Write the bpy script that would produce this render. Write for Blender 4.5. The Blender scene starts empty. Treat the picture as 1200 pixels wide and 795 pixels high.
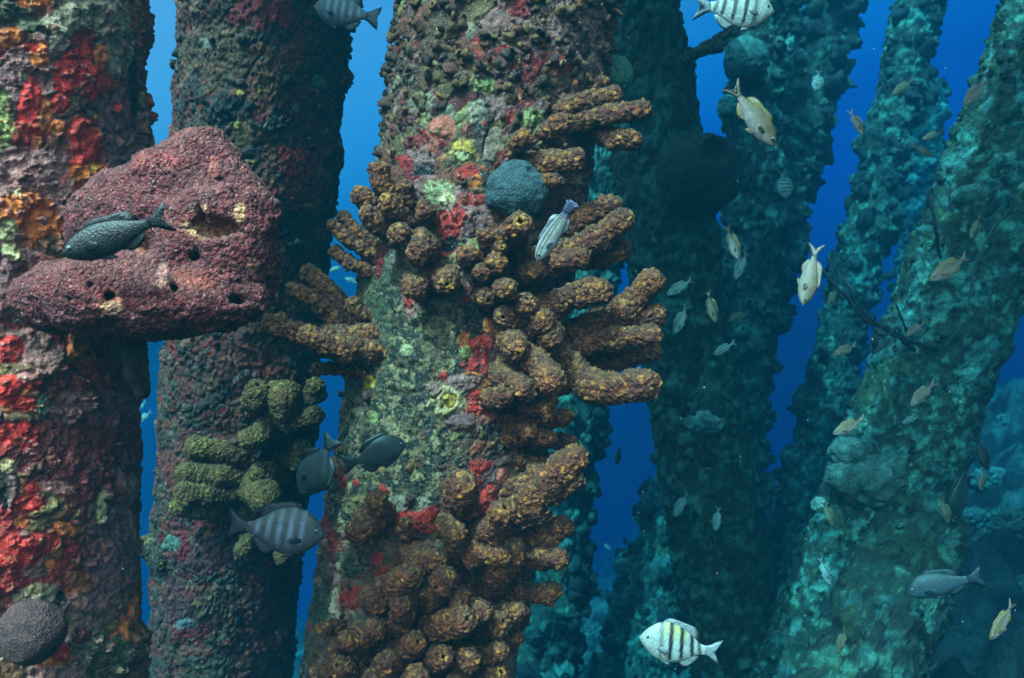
import bpy, math, random
import numpy as np
from mathutils import Vector, Matrix

random.seed(7)
rng = np.random.default_rng(7)
np.seterr(over='ignore')
S = bpy.context.scene
COL = S.collection

# ---------------------------------------------------------------- camera, light, exposure
F_PX = 1040.0                      # focal length in pixels of the 1200 px wide photograph
cam_d = bpy.data.cameras.new('camera')
cam_d.sensor_width = 36.0
cam_d.lens = 36.0 * F_PX / 1200.0
cam_d.clip_start = 0.02
cam_d.clip_end = 500
cam_d.dof.use_dof = True
cam_d.dof.focus_distance = 1.95
cam_d.dof.aperture_fstop = 7.0
cam = bpy.data.objects.new('camera', cam_d)
cam.rotation_euler = (math.radians(90), 0, 0)
COL.objects.link(cam)
S.camera = cam

SUN_AZ = math.radians(-151)        # from +Y (view direction) towards +X; negative = left, beyond -90 = behind the camera
SUN_EL = math.radians(49)
sun_dir = Vector((math.sin(SUN_AZ) * math.cos(SUN_EL), math.cos(SUN_AZ) * math.cos(SUN_EL), math.sin(SUN_EL)))

W = bpy.data.worlds.new('World')
S.world = W
W.use_nodes = True
nt = W.node_tree
nt.nodes.clear()
sky = nt.nodes.new('ShaderNodeTexSky')
sky.sky_type = 'NISHITA'
sky.sun_disc = False
sky.sun_elevation = SUN_EL
sky.sun_rotation = SUN_AZ
sky.dust_density = 10.0
sky.air_density = 0.35
sky.ozone_density = 0.0
bg = nt.nodes.new('ShaderNodeBackground')
bg.inputs['Strength'].default_value = 0.15
wo = nt.nodes.new('ShaderNodeOutputWorld')
nt.links.new(sky.outputs[0], bg.inputs[0])
nt.links.new(bg.outputs[0], wo.inputs[0])

sl = bpy.data.lights.new('sun', 'SUN')
sl.energy = 3.1
sl.angle = math.radians(0.5)
sl.color = (1.0, 0.93, 0.82)
so = bpy.data.objects.new('sun', sl)
so.rotation_euler = (-sun_dir).to_track_quat('-Z', 'Y').to_euler()
so.location = (0, 0, 3)
COL.objects.link(so)

S.view_settings.view_transform = 'Standard'
S.view_settings.look = 'None'
S.view_settings.gamma = 1.0
S.view_settings.exposure = 2.15
S.view_settings.use_curve_mapping = False
S.render.engine = 'CYCLES'
cy = S.cycles
cy.use_denoising = True
cy.denoiser = 'OPENIMAGEDENOISE'
cy.denoising_input_passes = 'RGB_ALBEDO_NORMAL'
cy.max_bounces = 6
cy.diffuse_bounces = 2
cy.glossy_bounces = 2
cy.transmission_bounces = 2
cy.volume_bounces = 2
cy.transparent_max_bounces = 8
cy.sample_clamp_indirect = 4.0

# ---------------------------------------------------------------- numpy noise
_TAB = np.random.default_rng(99).random(65536).astype(np.float32)
def _mix(n):
    n ^= n >> np.uint32(15)
    n *= np.uint32(0x2c1b3c6d)
    n ^= n >> np.uint32(12)
    return _TAB[n & np.uint32(0xFFFF)]

def _lat(i, s):
    """hashed lattice terms of three consecutive cells along each axis"""
    u = i.astype(np.int64).astype(np.uint32)
    K = (np.uint32(73856093), np.uint32(2654435769), np.uint32(83492791))
    return u, K, np.uint32((int(s) * 974634541 + 12345) & 0xFFFFFFFF)

def vnoise(p, s=0):
    p = np.asarray(p)
    i = np.floor(p)
    f = (p - i).astype(np.float32)
    f = f * f * f * (f * (f * 6 - 15) + 10)
    u, K, sd = _lat(i, s)
    h = [[(u[..., k] + np.uint32(d)) * K[k] for d in (0, 1)] for k in range(3)]
    fx, fy, fz = f[..., 0], f[..., 1], f[..., 2]
    c = {}
    for dx in (0, 1):
        hx = h[0][dx] ^ sd
        for dy in (0, 1):
            hxy = hx ^ (h[1][dy] + np.uint32(0x9E37))
            a0 = _mix(hxy + h[2][0]); a1 = _mix(hxy + h[2][1])
            c[dx, dy] = a0 + (a1 - a0) * fz
    l0 = c[0, 0] + (c[0, 1] - c[0, 0]) * fy; l1 = c[1, 0] + (c[1, 1] - c[1, 0]) * fy
    return ((l0 + (l1 - l0) * fx) * 2 - 1).astype(np.float64)

def fbm(p, octv=4, s=0, gain=0.5):
    a, r, t = 1.0, 0, 0
    for k in range(octv):
        r = r + a * vnoise(p * (2.03 ** k) + 17.3 * k, s + k)
        t += a
        a *= gain
    return r / t

def worley(p, s=0):
    p = np.asarray(p)
    i = np.floor(p)
    f = (p - i).astype(np.float32)
    u, K, sd = _lat(i, s)
    h = [[(u[..., k] + np.uint32(d & 0xFFFFFFFF)) * K[k] for d in (-1, 0, 1)] for k in range(3)]
    n = p.shape[:-1]
    f1 = np.full(n, 9.0, np.float32); f2 = np.full(n, 9.0, np.float32); cid = np.zeros(n, np.float32)
    for dx in (-1, 0, 1):
        hx = h[0][dx + 1] ^ sd
        for dy in (-1, 0, 1):
            hxy = hx ^ (h[1][dy + 1] + np.uint32(0x9E37))
            for dz in (-1, 0, 1):
                g = hxy + h[2][dz + 1]
                g = g ^ (g >> np.uint32(15)); g = g * np.uint32(0x2c1b3c6d); g = g ^ (g >> np.uint32(12))
                ex = _TAB[g & np.uint32(0xFFFF)] + np.float32(dx) - f[..., 0]
                ey = _TAB[(g >> np.uint32(5)) & np.uint32(0xFFFF)] + np.float32(dy) - f[..., 1]
                ez = _TAB[(g >> np.uint32(11)) & np.uint32(0xFFFF)] + np.float32(dz) - f[..., 2]
                d = ex * ex + ey * ey + ez * ez
                near = d < f1
                f2 = np.where(near, f1, np.minimum(f2, d))
                np.copyto(cid, _TAB[g >> np.uint32(16)], where=near)
                f1 = np.minimum(d, f1)
    return np.sqrt(f1).astype(np.float64), np.sqrt(f2).astype(np.float64), cid.astype(np.float64)

def sstep(a, b, x):
    t = np.clip((x - a) / (b - a), 0, 1)
    return t * t * (3 - 2 * t)

# ---------------------------------------------------------------- helpers
def at(px, py, Y):
    return np.array(((px - 600.0) / F_PX * Y, Y, (397.5 - py) / F_PX * Y))

def to_px(P):
    Y = np.maximum(P[..., 1], 0.05)
    return 600.0 + P[..., 0] / Y * F_PX, 397.5 - P[..., 2] / Y * F_PX

def tag(o, label=None, cat=None, group=None, kind=None):
    if label: o['label'] = label
    if cat: o['category'] = cat
    if group: o['group'] = group
    if kind: o['kind'] = kind
    return o

def link(name, me, parent=None, loc=None):
    o = bpy.data.objects.new(name, me)
    COL.objects.link(o)
    if loc is not None: o.location = Vector(loc)
    if parent is not None: o.parent = parent
    return o

def empty(name, loc):
    o = bpy.data.objects.new(name, None)
    o.empty_display_size = 0.05
    COL.objects.link(o)
    o.location = Vector(loc)
    return o

def mesh_np(name, V, Fc, mat, col=None, smooth=True):
    """V (n,3) float, Fc list of face arrays (k,4) / (k,3)"""
    me = bpy.data.meshes.new(name)
    if not isinstance(Fc, (list, tuple)): Fc = [Fc]
    Fc = [np.asarray(f, dtype=np.int64) for f in Fc if len(f)]
    loops = np.concatenate([f.ravel() for f in Fc]).astype(np.int32)
    tot = np.concatenate([np.full(len(f), f.shape[1], np.int32) for f in Fc])
    start = np.concatenate([[0], np.cumsum(tot)[:-1]]).astype(np.int32)
    me.vertices.add(len(V))
    me.vertices.foreach_set('co', np.asarray(V, np.float32).ravel())
    me.loops.add(len(loops))
    me.loops.foreach_set('vertex_index', loops)
    me.polygons.add(len(tot))
    me.polygons.foreach_set('loop_start', start)
    me.polygons.foreach_set('loop_total', tot)
    if smooth: me.polygons.foreach_set('use_smooth', np.ones(len(tot), bool))
    me.update(calc_edges=True)
    me.validate()
    if col is not None:
        a = me.color_attributes.new('Col', 'FLOAT_COLOR', 'POINT')
        c = np.ones((len(V), 4), np.float32)
        c[:, :3] = np.clip(col, 0, 1)
        a.data.foreach_set('color', c.ravel())
    me.materials.append(mat)
    return me

def grid_faces(nu, nv, wrap_u=False):
    """vertex index = v*nu + u"""
    u = np.arange(nu if wrap_u else nu - 1)
    v = np.arange(nv - 1)
    U, Vv = np.meshgrid(u, v)
    U = U.ravel(); Vv = Vv.ravel()
    U1 = (U + 1) % nu
    return np.stack([Vv * nu + U, Vv * nu + U1, (Vv + 1) * nu + U1, (Vv + 1) * nu + U], 1)

def C(*a):
    """sRGB 0-255 to linear"""
    c = np.array(a, float) / 255.0
    return np.where(c <= 0.04045, c / 12.92, ((c + 0.055) / 1.055) ** 2.4)

# ---------------------------------------------------------------- materials
def new_mat(name):
    m = bpy.data.materials.new(name)
    m.use_nodes = True
    n = m.node_tree
    n.nodes.clear()
    return m, n, n.nodes, n.links

def crust_mat(name, speckle=0.35, s1=60, s2=260, bump=0.5, dist=0.004, rough=0.85, spec=0.25, grains=0.0, tint=(1, 1, 1), cells=0, cell_rgb=(0.6, 0.3, 0.06), cell_mix=0.5, vary=0.38):
    """surface of a living crust: vertex colour broken up by fine procedural speckle and relief"""
    m, n, N, L = new_mat(name)
    out = N.new('ShaderNodeOutputMaterial')
    bs = N.new('ShaderNodeBsdfPrincipled')
    bs.inputs['Roughness'].default_value = rough
    bs.inputs['Specular IOR Level'].default_value = spec
    at_ = N.new('ShaderNodeAttribute'); at_.attribute_name = 'Col'
    tc = N.new('ShaderNodeTexCoord')
    n1 = N.new('ShaderNodeTexNoise'); n1.inputs['Scale'].default_value = s1; n1.inputs['Detail'].default_value = 5
    n2 = N.new('ShaderNodeTexNoise'); n2.inputs['Scale'].default_value = s2; n2.inputs['Detail'].default_value = 3
    for q in (n1, n2): L.new(tc.outputs['Object'], q.inputs['Vector'])
    mr = N.new('ShaderNodeMapRange')
    mr.inputs['From Min'].default_value = 0.3; mr.inputs['From Max'].default_value = 0.7
    mr.inputs['To Min'].default_value = 1 - speckle; mr.inputs['To Max'].default_value = 1 + speckle
    L.new(n1.outputs[0], mr.inputs[0])
    mr2 = N.new('ShaderNodeMapRange')
    mr2.inputs['From Min'].default_value = 0.3; mr2.inputs['From Max'].default_value = 0.7
    mr2.inputs['To Min'].default_value = 1 - speckle * 0.8; mr2.inputs['To Max'].default_value = 1 + speckle * 0.8
    L.new(n2.outputs[0], mr2.inputs[0])
    mu = N.new('ShaderNodeMath'); mu.operation = 'MULTIPLY'
    L.new(mr.outputs[0], mu.inputs[0]); L.new(mr2.outputs[0], mu.inputs[1])
    vm = N.new('ShaderNodeVectorMath'); vm.operation = 'SCALE'
    L.new(at_.outputs['Color'], vm.inputs[0]); L.new(mu.outputs[0], vm.inputs['Scale'])
    tv = N.new('ShaderNodeVectorMath'); tv.operation = 'MULTIPLY'; tv.inputs[1].default_value = tint
    L.new(vm.outputs[0], tv.inputs[0])
    base = tv.outputs[0]
    if grains > 0:       # pale sand grains lying on it
        vo = N.new('ShaderNodeTexNoise'); vo.inputs['Scale'].default_value = 420; vo.inputs['Detail'].default_value = 1
        L.new(tc.outputs['Object'], vo.inputs['Vector'])
        r2 = N.new('ShaderNodeMapRange')
        r2.inputs['From Min'].default_value = 0.66; r2.inputs['From Max'].default_value = 0.72
        r2.inputs['To Min'].default_value = 0; r2.inputs['To Max'].default_value = grains
        L.new(vo.outputs[0], r2.inputs[0])
        mx = N.new('ShaderNodeMix'); mx.data_type = 'RGBA'
        L.new(r2.outputs[0], mx.inputs['Factor']); L.new(base, mx.inputs['A'])
        mx.inputs['B'].default_value = (0.62, 0.55, 0.48, 1)
        base = mx.outputs['Result']
    L.new(base, bs.inputs['Base Color'])
    b = N.new('ShaderNodeBump'); b.inputs['Strength'].default_value = bump; b.inputs['Distance'].default_value = dist
    ad = N.new('ShaderNodeMath'); ad.operation = 'MULTIPLY_ADD'; ad.inputs[1].default_value = 0.6
    L.new(n2.outputs[0], ad.inputs[0]); L.new(n1.outputs[0], ad.inputs[2])
    height = ad.outputs[0]
    vary_ = vary
    if cells:            # knobbly cells, some of them brighter
        wn = N.new('ShaderNodeTexNoise'); wn.inputs['Scale'].default_value = cells * .6
        L.new(tc.outputs['Object'], wn.inputs['Vector'])
        wm = N.new('ShaderNodeMix'); wm.data_type = 'VECTOR'; wm.inputs['Factor'].default_value = 0.012
        L.new(tc.outputs['Object'], wm.inputs['A']); L.new(wn.outputs['Color'], wm.inputs['B'])
        vr = N.new('ShaderNodeTexVoronoi'); vr.inputs['Scale'].default_value = cells
        L.new(wm.outputs['Result'], vr.inputs['Vector'])
        h2 = N.new('ShaderNodeMath'); h2.operation = 'MULTIPLY_ADD'; h2.inputs[1].default_value = -1.6
        L.new(vr.outputs['Distance'], h2.inputs[0]); L.new(height, h2.inputs[2]); height = h2.outputs[0]
        sp = N.new('ShaderNodeSeparateColor'); L.new(vr.outputs['Color'], sp.inputs[0])
        pk = N.new('ShaderNodeMapRange'); pk.inputs['From Min'].default_value = 0.60; pk.inputs['From Max'].default_value = 0.85
        pk.inputs['To Max'].default_value = cell_mix; L.new(sp.outputs[0], pk.inputs[0])
        big = N.new('ShaderNodeTexNoise'); big.inputs['Scale'].default_value = 30; L.new(tc.outputs['Object'], big.inputs['Vector'])
        bm = N.new('ShaderNodeMapRange'); bm.inputs['From Min'].default_value = 0.42; bm.inputs['From Max'].default_value = 0.58; L.new(big.outputs[0], bm.inputs[0])
        mm = N.new('ShaderNodeMath'); mm.operation = 'MULTIPLY'; L.new(pk.outputs[0], mm.inputs[0]); L.new(bm.outputs[0], mm.inputs[1])
        cm = N.new('ShaderNodeMix'); cm.data_type = 'RGBA'; cm.inputs['B'].default_value = (*cell_rgb, 1)
        L.new(mm.outputs[0], cm.inputs['Factor']); L.new(base, cm.inputs['A'])
        vary = N.new('ShaderNodeMapRange'); vary.inputs['To Min'].default_value = 1 - vary_; vary.inputs['To Max'].default_value = 1 + vary_; L.new(sp.outputs[1], vary.inputs[0])
        vs = N.new('ShaderNodeVectorMath'); vs.operation = 'SCALE'; L.new(cm.outputs['Result'], vs.inputs[0]); L.new(vary.outputs[0], vs.inputs['Scale'])
        L.new(vs.outputs[0], bs.inputs['Base Color'])
    L.new(height, b.inputs['Height'])
    L.new(b.outputs[0], bs.inputs['Normal'])
    L.new(bs.outputs[0], out.inputs[0])
    return m

def plain_mat(name, rgb, rough=0.5, spec=0.5):
    m, n, N, L = new_mat(name)
    out = N.new('ShaderNodeOutputMaterial')
    bs = N.new('ShaderNodeBsdfPrincipled')
    bs.inputs['Roughness'].default_value = rough
    bs.inputs['Specular IOR Level'].default_value = spec
    no = N.new('ShaderNodeTexNoise'); no.inputs['Scale'].default_value = 90
    mx = N.new('ShaderNodeMix'); mx.data_type = 'RGBA'
    mx.inputs['A'].default_value = (*[c * 0.75 for c in rgb], 1); mx.inputs['B'].default_value = (*[min(1, c * 1.25) for c in rgb], 1)
    L.new(no.outputs[0], mx.inputs['Factor']); L.new(mx.outputs['Result'], bs.inputs['Base Color'])
    L.new(bs.outputs[0], out.inputs[0])
    return m

M_CRUST = crust_mat('encrusted_surface', 0.42, 55, 240, 0.8, 0.006, grains=0.35, tint=(.42, .315, .255))
M_FAR = crust_mat('algae_crust', 0.5, 28, 110, 0.9, 0.012)
M_SPONGE = crust_mat('sponge_skin', 0.38, 110, 420, 0.7, 0.003, rough=0.8, grains=0.25, tint=(.44, .36, .30))
M_TUBE = crust_mat('tube_sponge_skin', 0.30, 110, 420, 1.0, 0.005, rough=0.8, grains=0.2, tint=(.43, .28, .22), cells=115, cell_rgb=(0.30, 0.115, 0.022), cell_mix=0.6)
M_OLIVE = crust_mat('olive_sponge_skin', 0.30, 110, 420, 1.0, 0.005, rough=0.8, grains=0.1, tint=(.50, .29, .15), cells=125, cell_rgb=(0.22, 0.12, 0.016), cell_mix=0.7)
M_BARREL = crust_mat('barrel_sponge_skin', 0.34, 70, 380, 0.9, 0.006, rough=0.85, grains=0.3, tint=(.60, .35, .345), cells=165, cell_rgb=(0.16, 0.08, 0.075), cell_mix=0.25)
M_GROUND = crust_mat('rubble_bottom', 0.45, 9, 40, 1.0, 0.03)
M_FISH = crust_mat('fish_skin', 0.22, 14, 120, 0.5, 0.0012, rough=0.5, spec=0.4, tint=(.32, .32, .32), cells=62, cell_mix=0.0, vary=0.22)

# ---------------------------------------------------------------- water (haze)
TOP = 4.25
def build_haze():
    m, n, N, L = new_mat('sea_water')
    out = N.new('ShaderNodeOutputMaterial')
    v = N.new('ShaderNodeVolumePrincipled')
    v.inputs['Color'].default_value = (0.002, 0.023, 0.035, 1)
    v.inputs['Absorption Color'].default_value = (0.004, 0.50, 0.77, 1)
    v.inputs['Density'].default_value = 0.265
    v.inputs['Anisotropy'].default_value = 0.25
    L.new(v.outputs[0], out.inputs['Volume'])
    x0, x1, y0, y1, z0, z1 = -14, 26, -0.4, 44, -12.0, TOP
    V = np.array([(x, y, z) for z in (z0, z1) for y in (y0, y1) for x in (x0, x1)], float)
    V[4:, 2] = TOP + 0.46 * V[4:, 0]          # top tilted to brighten the water on the left and darken the right
    Fq = np.array([(0, 2, 3, 1), (4, 5, 7, 6), (0, 1, 5, 4), (2, 6, 7, 3), (0, 4, 6, 2), (1, 3, 7, 5)])
    o = link('haze', mesh_np('haze', V, Fq, m, smooth=False))
    tag(o, kind='stuff', label='clear blue sea water between the pier piles', cat='water')
build_haze()

# ---------------------------------------------------------------- seabed
def ground_z(x, y):
    x = np.asarray(x, float); y = np.asarray(y, float)
    t = x - 0.6
    rise = np.where(t > 0, 0.54 * t, 0.10 * t)
    rise = np.where(t > 5, 0.54 * 5 + 0.05 * (t - 5), rise)
    z = -2.95 + rise + (8 - y) * 0.05
    z = z - np.maximum(y - 9, 0) * 0.22
    return np.clip(z, -10.5, 1.2)

def build_ground():
    # one sheet, denser near the view
    xs = np.concatenate([np.linspace(-13.5, -4, 24)[:-1], np.linspace(-4, 8, 420), np.linspace(8, 25, 40)[1:]])
    ys = np.concatenate([np.linspace(-0.35, 2, 25)[:-1], np.linspace(2, 14, 420), np.linspace(14, 43, 80)[1:]])
    X, Y = np.meshgrid(xs, ys)
    Z = ground_z(X, Y)
    P = np.stack([X, Y, Z * 0], -1)
    f1, f2, cid = worley(P * np.array([2.2, 2.2, 1]) + fbm(P * 2, 3, 5)[..., None] * 0.5, 11)
    g1, g2, gid = worley(P * np.array([7.5, 7.5, 1]), 21)
    rock = np.where(cid > 0.45, sstep(0.55, 0.1, f1) * 0.34 * cid, 0)
    small = np.where(gid > 0.4, sstep(0.5, 0.1, g1) * 0.09 * gid, 0)
    lum = fbm(P * 0.9, 5, 31) * 0.28 + fbm(P * 7, 4, 41) * 0.08 + np.abs(fbm(P * 3.2, 4, 43)) * 0.14
    fade = sstep(-6, 0.0, X)
    Z = Z + (rock + small) * (0.3 + 0.7 * fade) + lum
    V = np.stack([X, Y, Z], -1).reshape(-1, 3)
    k = sstep(-.12, .22, fbm(P * 4.6, 5, 51)).reshape(-1, 1)
    sand = C(50, 62, 54); weed = C(16, 22, 20); dead = C(28, 34, 32)
    col = sand * k + weed * (1 - k)
    rr = np.clip((rock * 4).reshape(-1, 1), 0, 1)
    col = col * (1 - rr) + dead * rr * (0.5 + k)
    o = link('seabed', mesh_np('seabed', V, grid_faces(len(xs), len(ys)), M_GROUND, col))
    tag(o, kind='structure')
build_ground()

# ---------------------------------------------------------------- piles
class Pile: pass

def make_pile(name, label, top, bot, r, nf, nr, colf, dispf, mat=M_CRUST, group=None, ztop=2.75, zbot=None, yr=None, dense=False):
    """top / bot: (px, py, Y) of the axis. nf segments on the camera side, nr rings."""
    A = at(*bot); B = at(*top)
    d = (B - A) / np.linalg.norm(B - A)
    P1 = A + d * ((ztop - A[2]) / d[2])
    if zbot is None:
        t = 0.0; P = A.copy()
        for _ in range(60):
            if P[2] < ground_z(P[0], P[1]) - 0.25: break
            P = P - d * 0.15
        P0 = P
    else:
        P0 = A + d * ((zbot - A[2]) / d[2])
    p = Pile(); p.A, p.d, p.r = P0, d, r
    Lh = np.linalg.norm(P1 - P0)
    p.L = Lh
    # frame: e1 points to the camera
    mid = (A + B) / 2
    tocam = -mid; tocam = tocam - d * tocam.dot(d); e1 = tocam / np.linalg.norm(tocam)
    e2 = np.cross(d, e1)
    p.e1, p.e2 = e1, e2
    th = np.concatenate([np.linspace(-1.75, 1.75, nf), np.linspace(1.75, 2 * math.pi - 1.75, nf // 4)[1:-1]])
    if dense:                       # rings packed where the frame sees the pile
        hh = np.linspace(0, Lh, 400)
        py = to_px(P0 + hh[:, None] * d)[1]
        vis = hh[(py > -80) & (py < 875)]
        yr = (vis.min(), vis.max())
    # ring spacing: dense where the frame sees it
    tv0 = np.clip((np.array(yr) if yr else np.array([0.0, Lh])), 0, Lh)
    if yr is None:
        hs = np.linspace(0, Lh, nr)
    else:
        parts = []
        if tv0[0] > 0.02: parts.append(np.linspace(0, tv0[0], max(3, nr // 12))[:-1])
        parts.append(np.linspace(tv0[0], tv0[1], nr))
        if tv0[1] < Lh - 0.02: parts.append(np.linspace(tv0[1], Lh, max(3, nr // 12))[1:])
        hs = np.concatenate(parts)
    T, H = np.meshgrid(th, hs)
    Nn = np.cos(T)[..., None] * e1 + np.sin(T)[..., None] * e2
    P = P0 + H[..., None] * d + r * Nn
    p.P, p.N, p.T, p.H = P, Nn, T, H
    disp = dispf(p)
    col, thick = colf(p)
    dd = disp + thick
    V = (P + Nn * dd[..., None])
    p.V = V
    nu, nv = len(th), len(hs)
    Fc = grid_faces(nu, nv, wrap_u=True)
    Vf = V.reshape(-1, 3) - P0
    # caps
    cb = Vf.shape[0]
    Vf = np.concatenate([Vf, [np.zeros(3), d * Lh]])
    u = np.arange(nu)
    cap0 = np.stack([np.full(nu, cb), (u + 1) % nu, u], 1)
    base = (nv - 1) * nu
    cap1 = np.stack([np.full(nu, cb + 1), base + u, base + (u + 1) % nu], 1)
    cc = np.concatenate([col.reshape(-1, 3), col.reshape(-1, 3)[[0, 0]]])
    o = link(name, mesh_np(name, Vf, [Fc, cap0, cap1], mat, cc), loc=P0)
    tag(o, label, 'pier pile', group)
    p.o = o
    return p

def pile_hit(p, px, py):
    """point of the pile's surface seen at a pixel, or the nearest point of its silhouette"""
    rd = at(px, py, 1.0)
    o = -p.A
    a = rd - p.d * rd.dot(p.d); b = o - p.d * o.dot(p.d)
    qa, qb, qc = a.dot(a), 2 * a.dot(b), b.dot(b) - p.r ** 2
    D = qb * qb - 4 * qa * qc
    t = (-qb - math.sqrt(max(D, 0))) / (2 * qa)
    P = rd * t
    rel = P - p.A
    n = rel - p.d * rel.dot(p.d)
    n /= np.linalg.norm(n)
    return P, n

PAL = {
 'maroon': C(112, 40, 44), 'red': C(190, 40, 30), 'deepred': C(150, 24, 28), 'orange': C(214, 118, 44), 'rust': C(142, 78, 46),
 'purple': C(140, 112, 140), 'mauve': C(160, 128, 148), 'pink': C(190, 140, 150), 'grey': C(150, 148, 130), 'olive': C(118, 108, 62),
 'brown': C(110, 78, 50), 'dark': C(44, 44, 40), 'green': C(150, 168, 104), 'cream': C(206, 196, 150), 'yellow': C(206, 178, 70),
 'salmon': C(206, 112, 96), 'teal': C(110, 140, 128), 'dkgreen': C(74, 84, 62), 'black': C(26, 28, 30),
}

def crust_cols(p, pal, scale, seed, warp=0.5, relief=0.012):
    """mosaic of crusts: warped cells, each with one organism's colour and thickness"""
    Q = p.P + p.N * 0
    w = np.stack([fbm(Q * scale * 0.9 + k * 31, 4, seed + k * 7) for k in range(3)], -1)
    f1, f2, cid = worley(Q * scale + w * warp * 2, seed)
    g1, g2, gid = worley(Q * scale * 2.7 + w * warp * 3, seed + 50)
    names = [k for k, _ in pal]; wt = np.array([v for _, v in pal], float); wt = np.cumsum(wt / wt.sum())
    cols = np.array([PAL[k] for k in names])
    i1 = np.searchsorted(wt, np.clip(cid, 0, 0.9999)); i2 = np.searchsorted(wt, np.clip(gid, 0, 0.9999))
    use2 = fbm(Q * scale * 0.6 + 5, 3, seed + 90) > 0.05
    idx = np.where(use2, i2, i1)
    col = cols[idx]
    edge = np.where(use2, g2 - g1, f2 - f1)
    idv = np.where(use2, gid, cid)
    thick = relief * sstep(0.0, 0.22, edge) * (0.35 + ((idv * 57.0) % 1.0))
    n = fbm(Q * scale * 5, 3, seed + 70)
    col = col * 0.72 + 0.28 * (C(104, 78, 62) * (1 + 0.8 * fbm(Q * scale * 2 + 9, 3, seed + 77)[..., None]))
    m = fbm(Q * 62, 4, seed + 75)
    col = col * np.clip(1 + 0.45 * n + 0.75 * m, 0.15, 2)[..., None]
    # small settlers: specks of other growth
    h1, h2, hid = worley(Q * 52 + w * 2, seed + 80)
    bits = np.array([C(196, 184, 140), C(176, 44, 36), C(40, 36, 34), C(204, 130, 60), C(120, 110, 70), C(140, 60, 50), C(170, 150, 140), C(60, 50, 44)])
    bi = bits[(hid * 977.0 % 1.0 * len(bits)).astype(int)]
    bm = (sstep(0.42, 0.28, h1) * (hid > 0.62))[..., None] * 0.8
    col = col * (1 - bm) + bi * bm
    thick = thick + 0.003 * bm[..., 0] * (hid - 0.4)
    return col, thick

def paint(p, col, thick, patches, seed):
    """patches of encrusting organisms, and recess shade painted black, at the places the photograph shows them: (px, py, rx, ry, colour, thickness[, raggedness])"""
    X, Yp = to_px(p.P)
    facing = np.cos(p.T) > -0.1
    Q = p.P
    n1 = fbm(Q * 14, 4, seed); n2 = fbm(Q * 14 + 40, 4, seed + 9); n3 = fbm(Q * 55, 4, seed + 17); n4 = fbm(Q * 130, 3, seed + 27)
    sh = col.shape
    col = col.reshape(-1, 3).copy(); thick = thick.reshape(-1).copy()
    X = np.where(facing, X, -9999).ravel(); Yp = Yp.ravel(); n1 = n1.ravel(); n2 = n2.ravel(); n3 = n3.ravel(); n4 = n4.ravel()
    for k, pt in enumerate(patches):
        px, py, rx, ry, c, t = pt[:6]
        rag = pt[6] if len(pt) > 6 else 0.7
        I = np.nonzero((np.abs(X - px) < rx * 2.4) & (np.abs(Yp - py) < ry * 2.4))[0]
        a3, a4 = n3[I], n4[I]
        dx = (X[I] - px) / rx + n1[I] * rag * 1.15 + 0.5 * rag * a3; dy = (Yp[I] - py) / ry + n2[I] * rag * 1.15 - 0.45 * rag * a3
        d = np.sqrt(dx * dx + dy * dy)
        cc = PAL[c] if isinstance(c, str) else (c.reshape(-1, 3)[I] if np.ndim(c) > 1 else c)
        m = sstep(1.05, 0.9, d) * (1 - 0.85 * sstep(0.24, 0.36, a4 + 0.4 * a3 + 0.1 * (rag - 0.6)))
        col[I] = col[I] * (1 - m[:, None]) + (cc * np.clip(1 + 0.45 * a3 + 0.6 * a4, 0.2, 2)[:, None]) * m[:, None]
        thick[I] = thick[I] * (1 - 0.6 * m) + t * sstep(1.05, 0.6, d) * (0.8 + 0.5 * a3)
    col = col.reshape(sh); thick = thick.reshape(sh[:-1])
    return col, thick

# ---------------------------------------------------------------- the piles of the pier
PAL.update({'purple': C(128, 92, 98), 'mauve': C(156, 116, 118), 'pink': C(178, 130, 128), 'steel': C(104, 112, 124), 'bluegrey': C(96, 110, 122), 'palegreen': C(176, 186, 140)})

def d_near(amp, sc, seed, lump, lsc, fine=0.004):
    def f(p):
        q = p.P
        w = np.stack([fbm(q * 9 + k * 13, 3, seed + 60 + k) for k in range(3)], -1)
        f1, f2, cid = worley(q * lsc + w * 0.6, seed + 3)
        r = amp * fbm(q * sc, 5, seed) + lump * np.where(cid > 0.45, sstep(0.62, 0.1, f1) * (cid - 0.3), 0)
        g1, g2, gid = worley(q * 48 + w * 1.5, seed + 13)
        return r + fine * (0.6 - g1) + fine * 0.8 * fbm(q * 110, 2, seed + 23)
    return f

def d_far(amp, sc, seed, lump, lsc, fine=1.0):
    def f(p):
        q = p.P
        f1, f2, cid = worley(q * lsc + 0.5 * fbm(q * 4, 3, seed + 5)[..., None], seed + 3)
        g1, g2, gid = worley(q * lsc * 3.1, seed + 8)
        return (amp * fbm(q * sc, 5, seed) + lump * np.where(cid > 0.4, sstep(0.65, 0.1, f1) * cid, 0)
                + fine * 0.016 * np.where(gid > 0.35, sstep(0.6, 0.1, g1) * gid, 0) + fine * 0.012 * fbm(q * 40, 3, seed + 9))
    return f

def yr_of(top, bot, ztop, y0=-70, y1=865):
    return None

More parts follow.
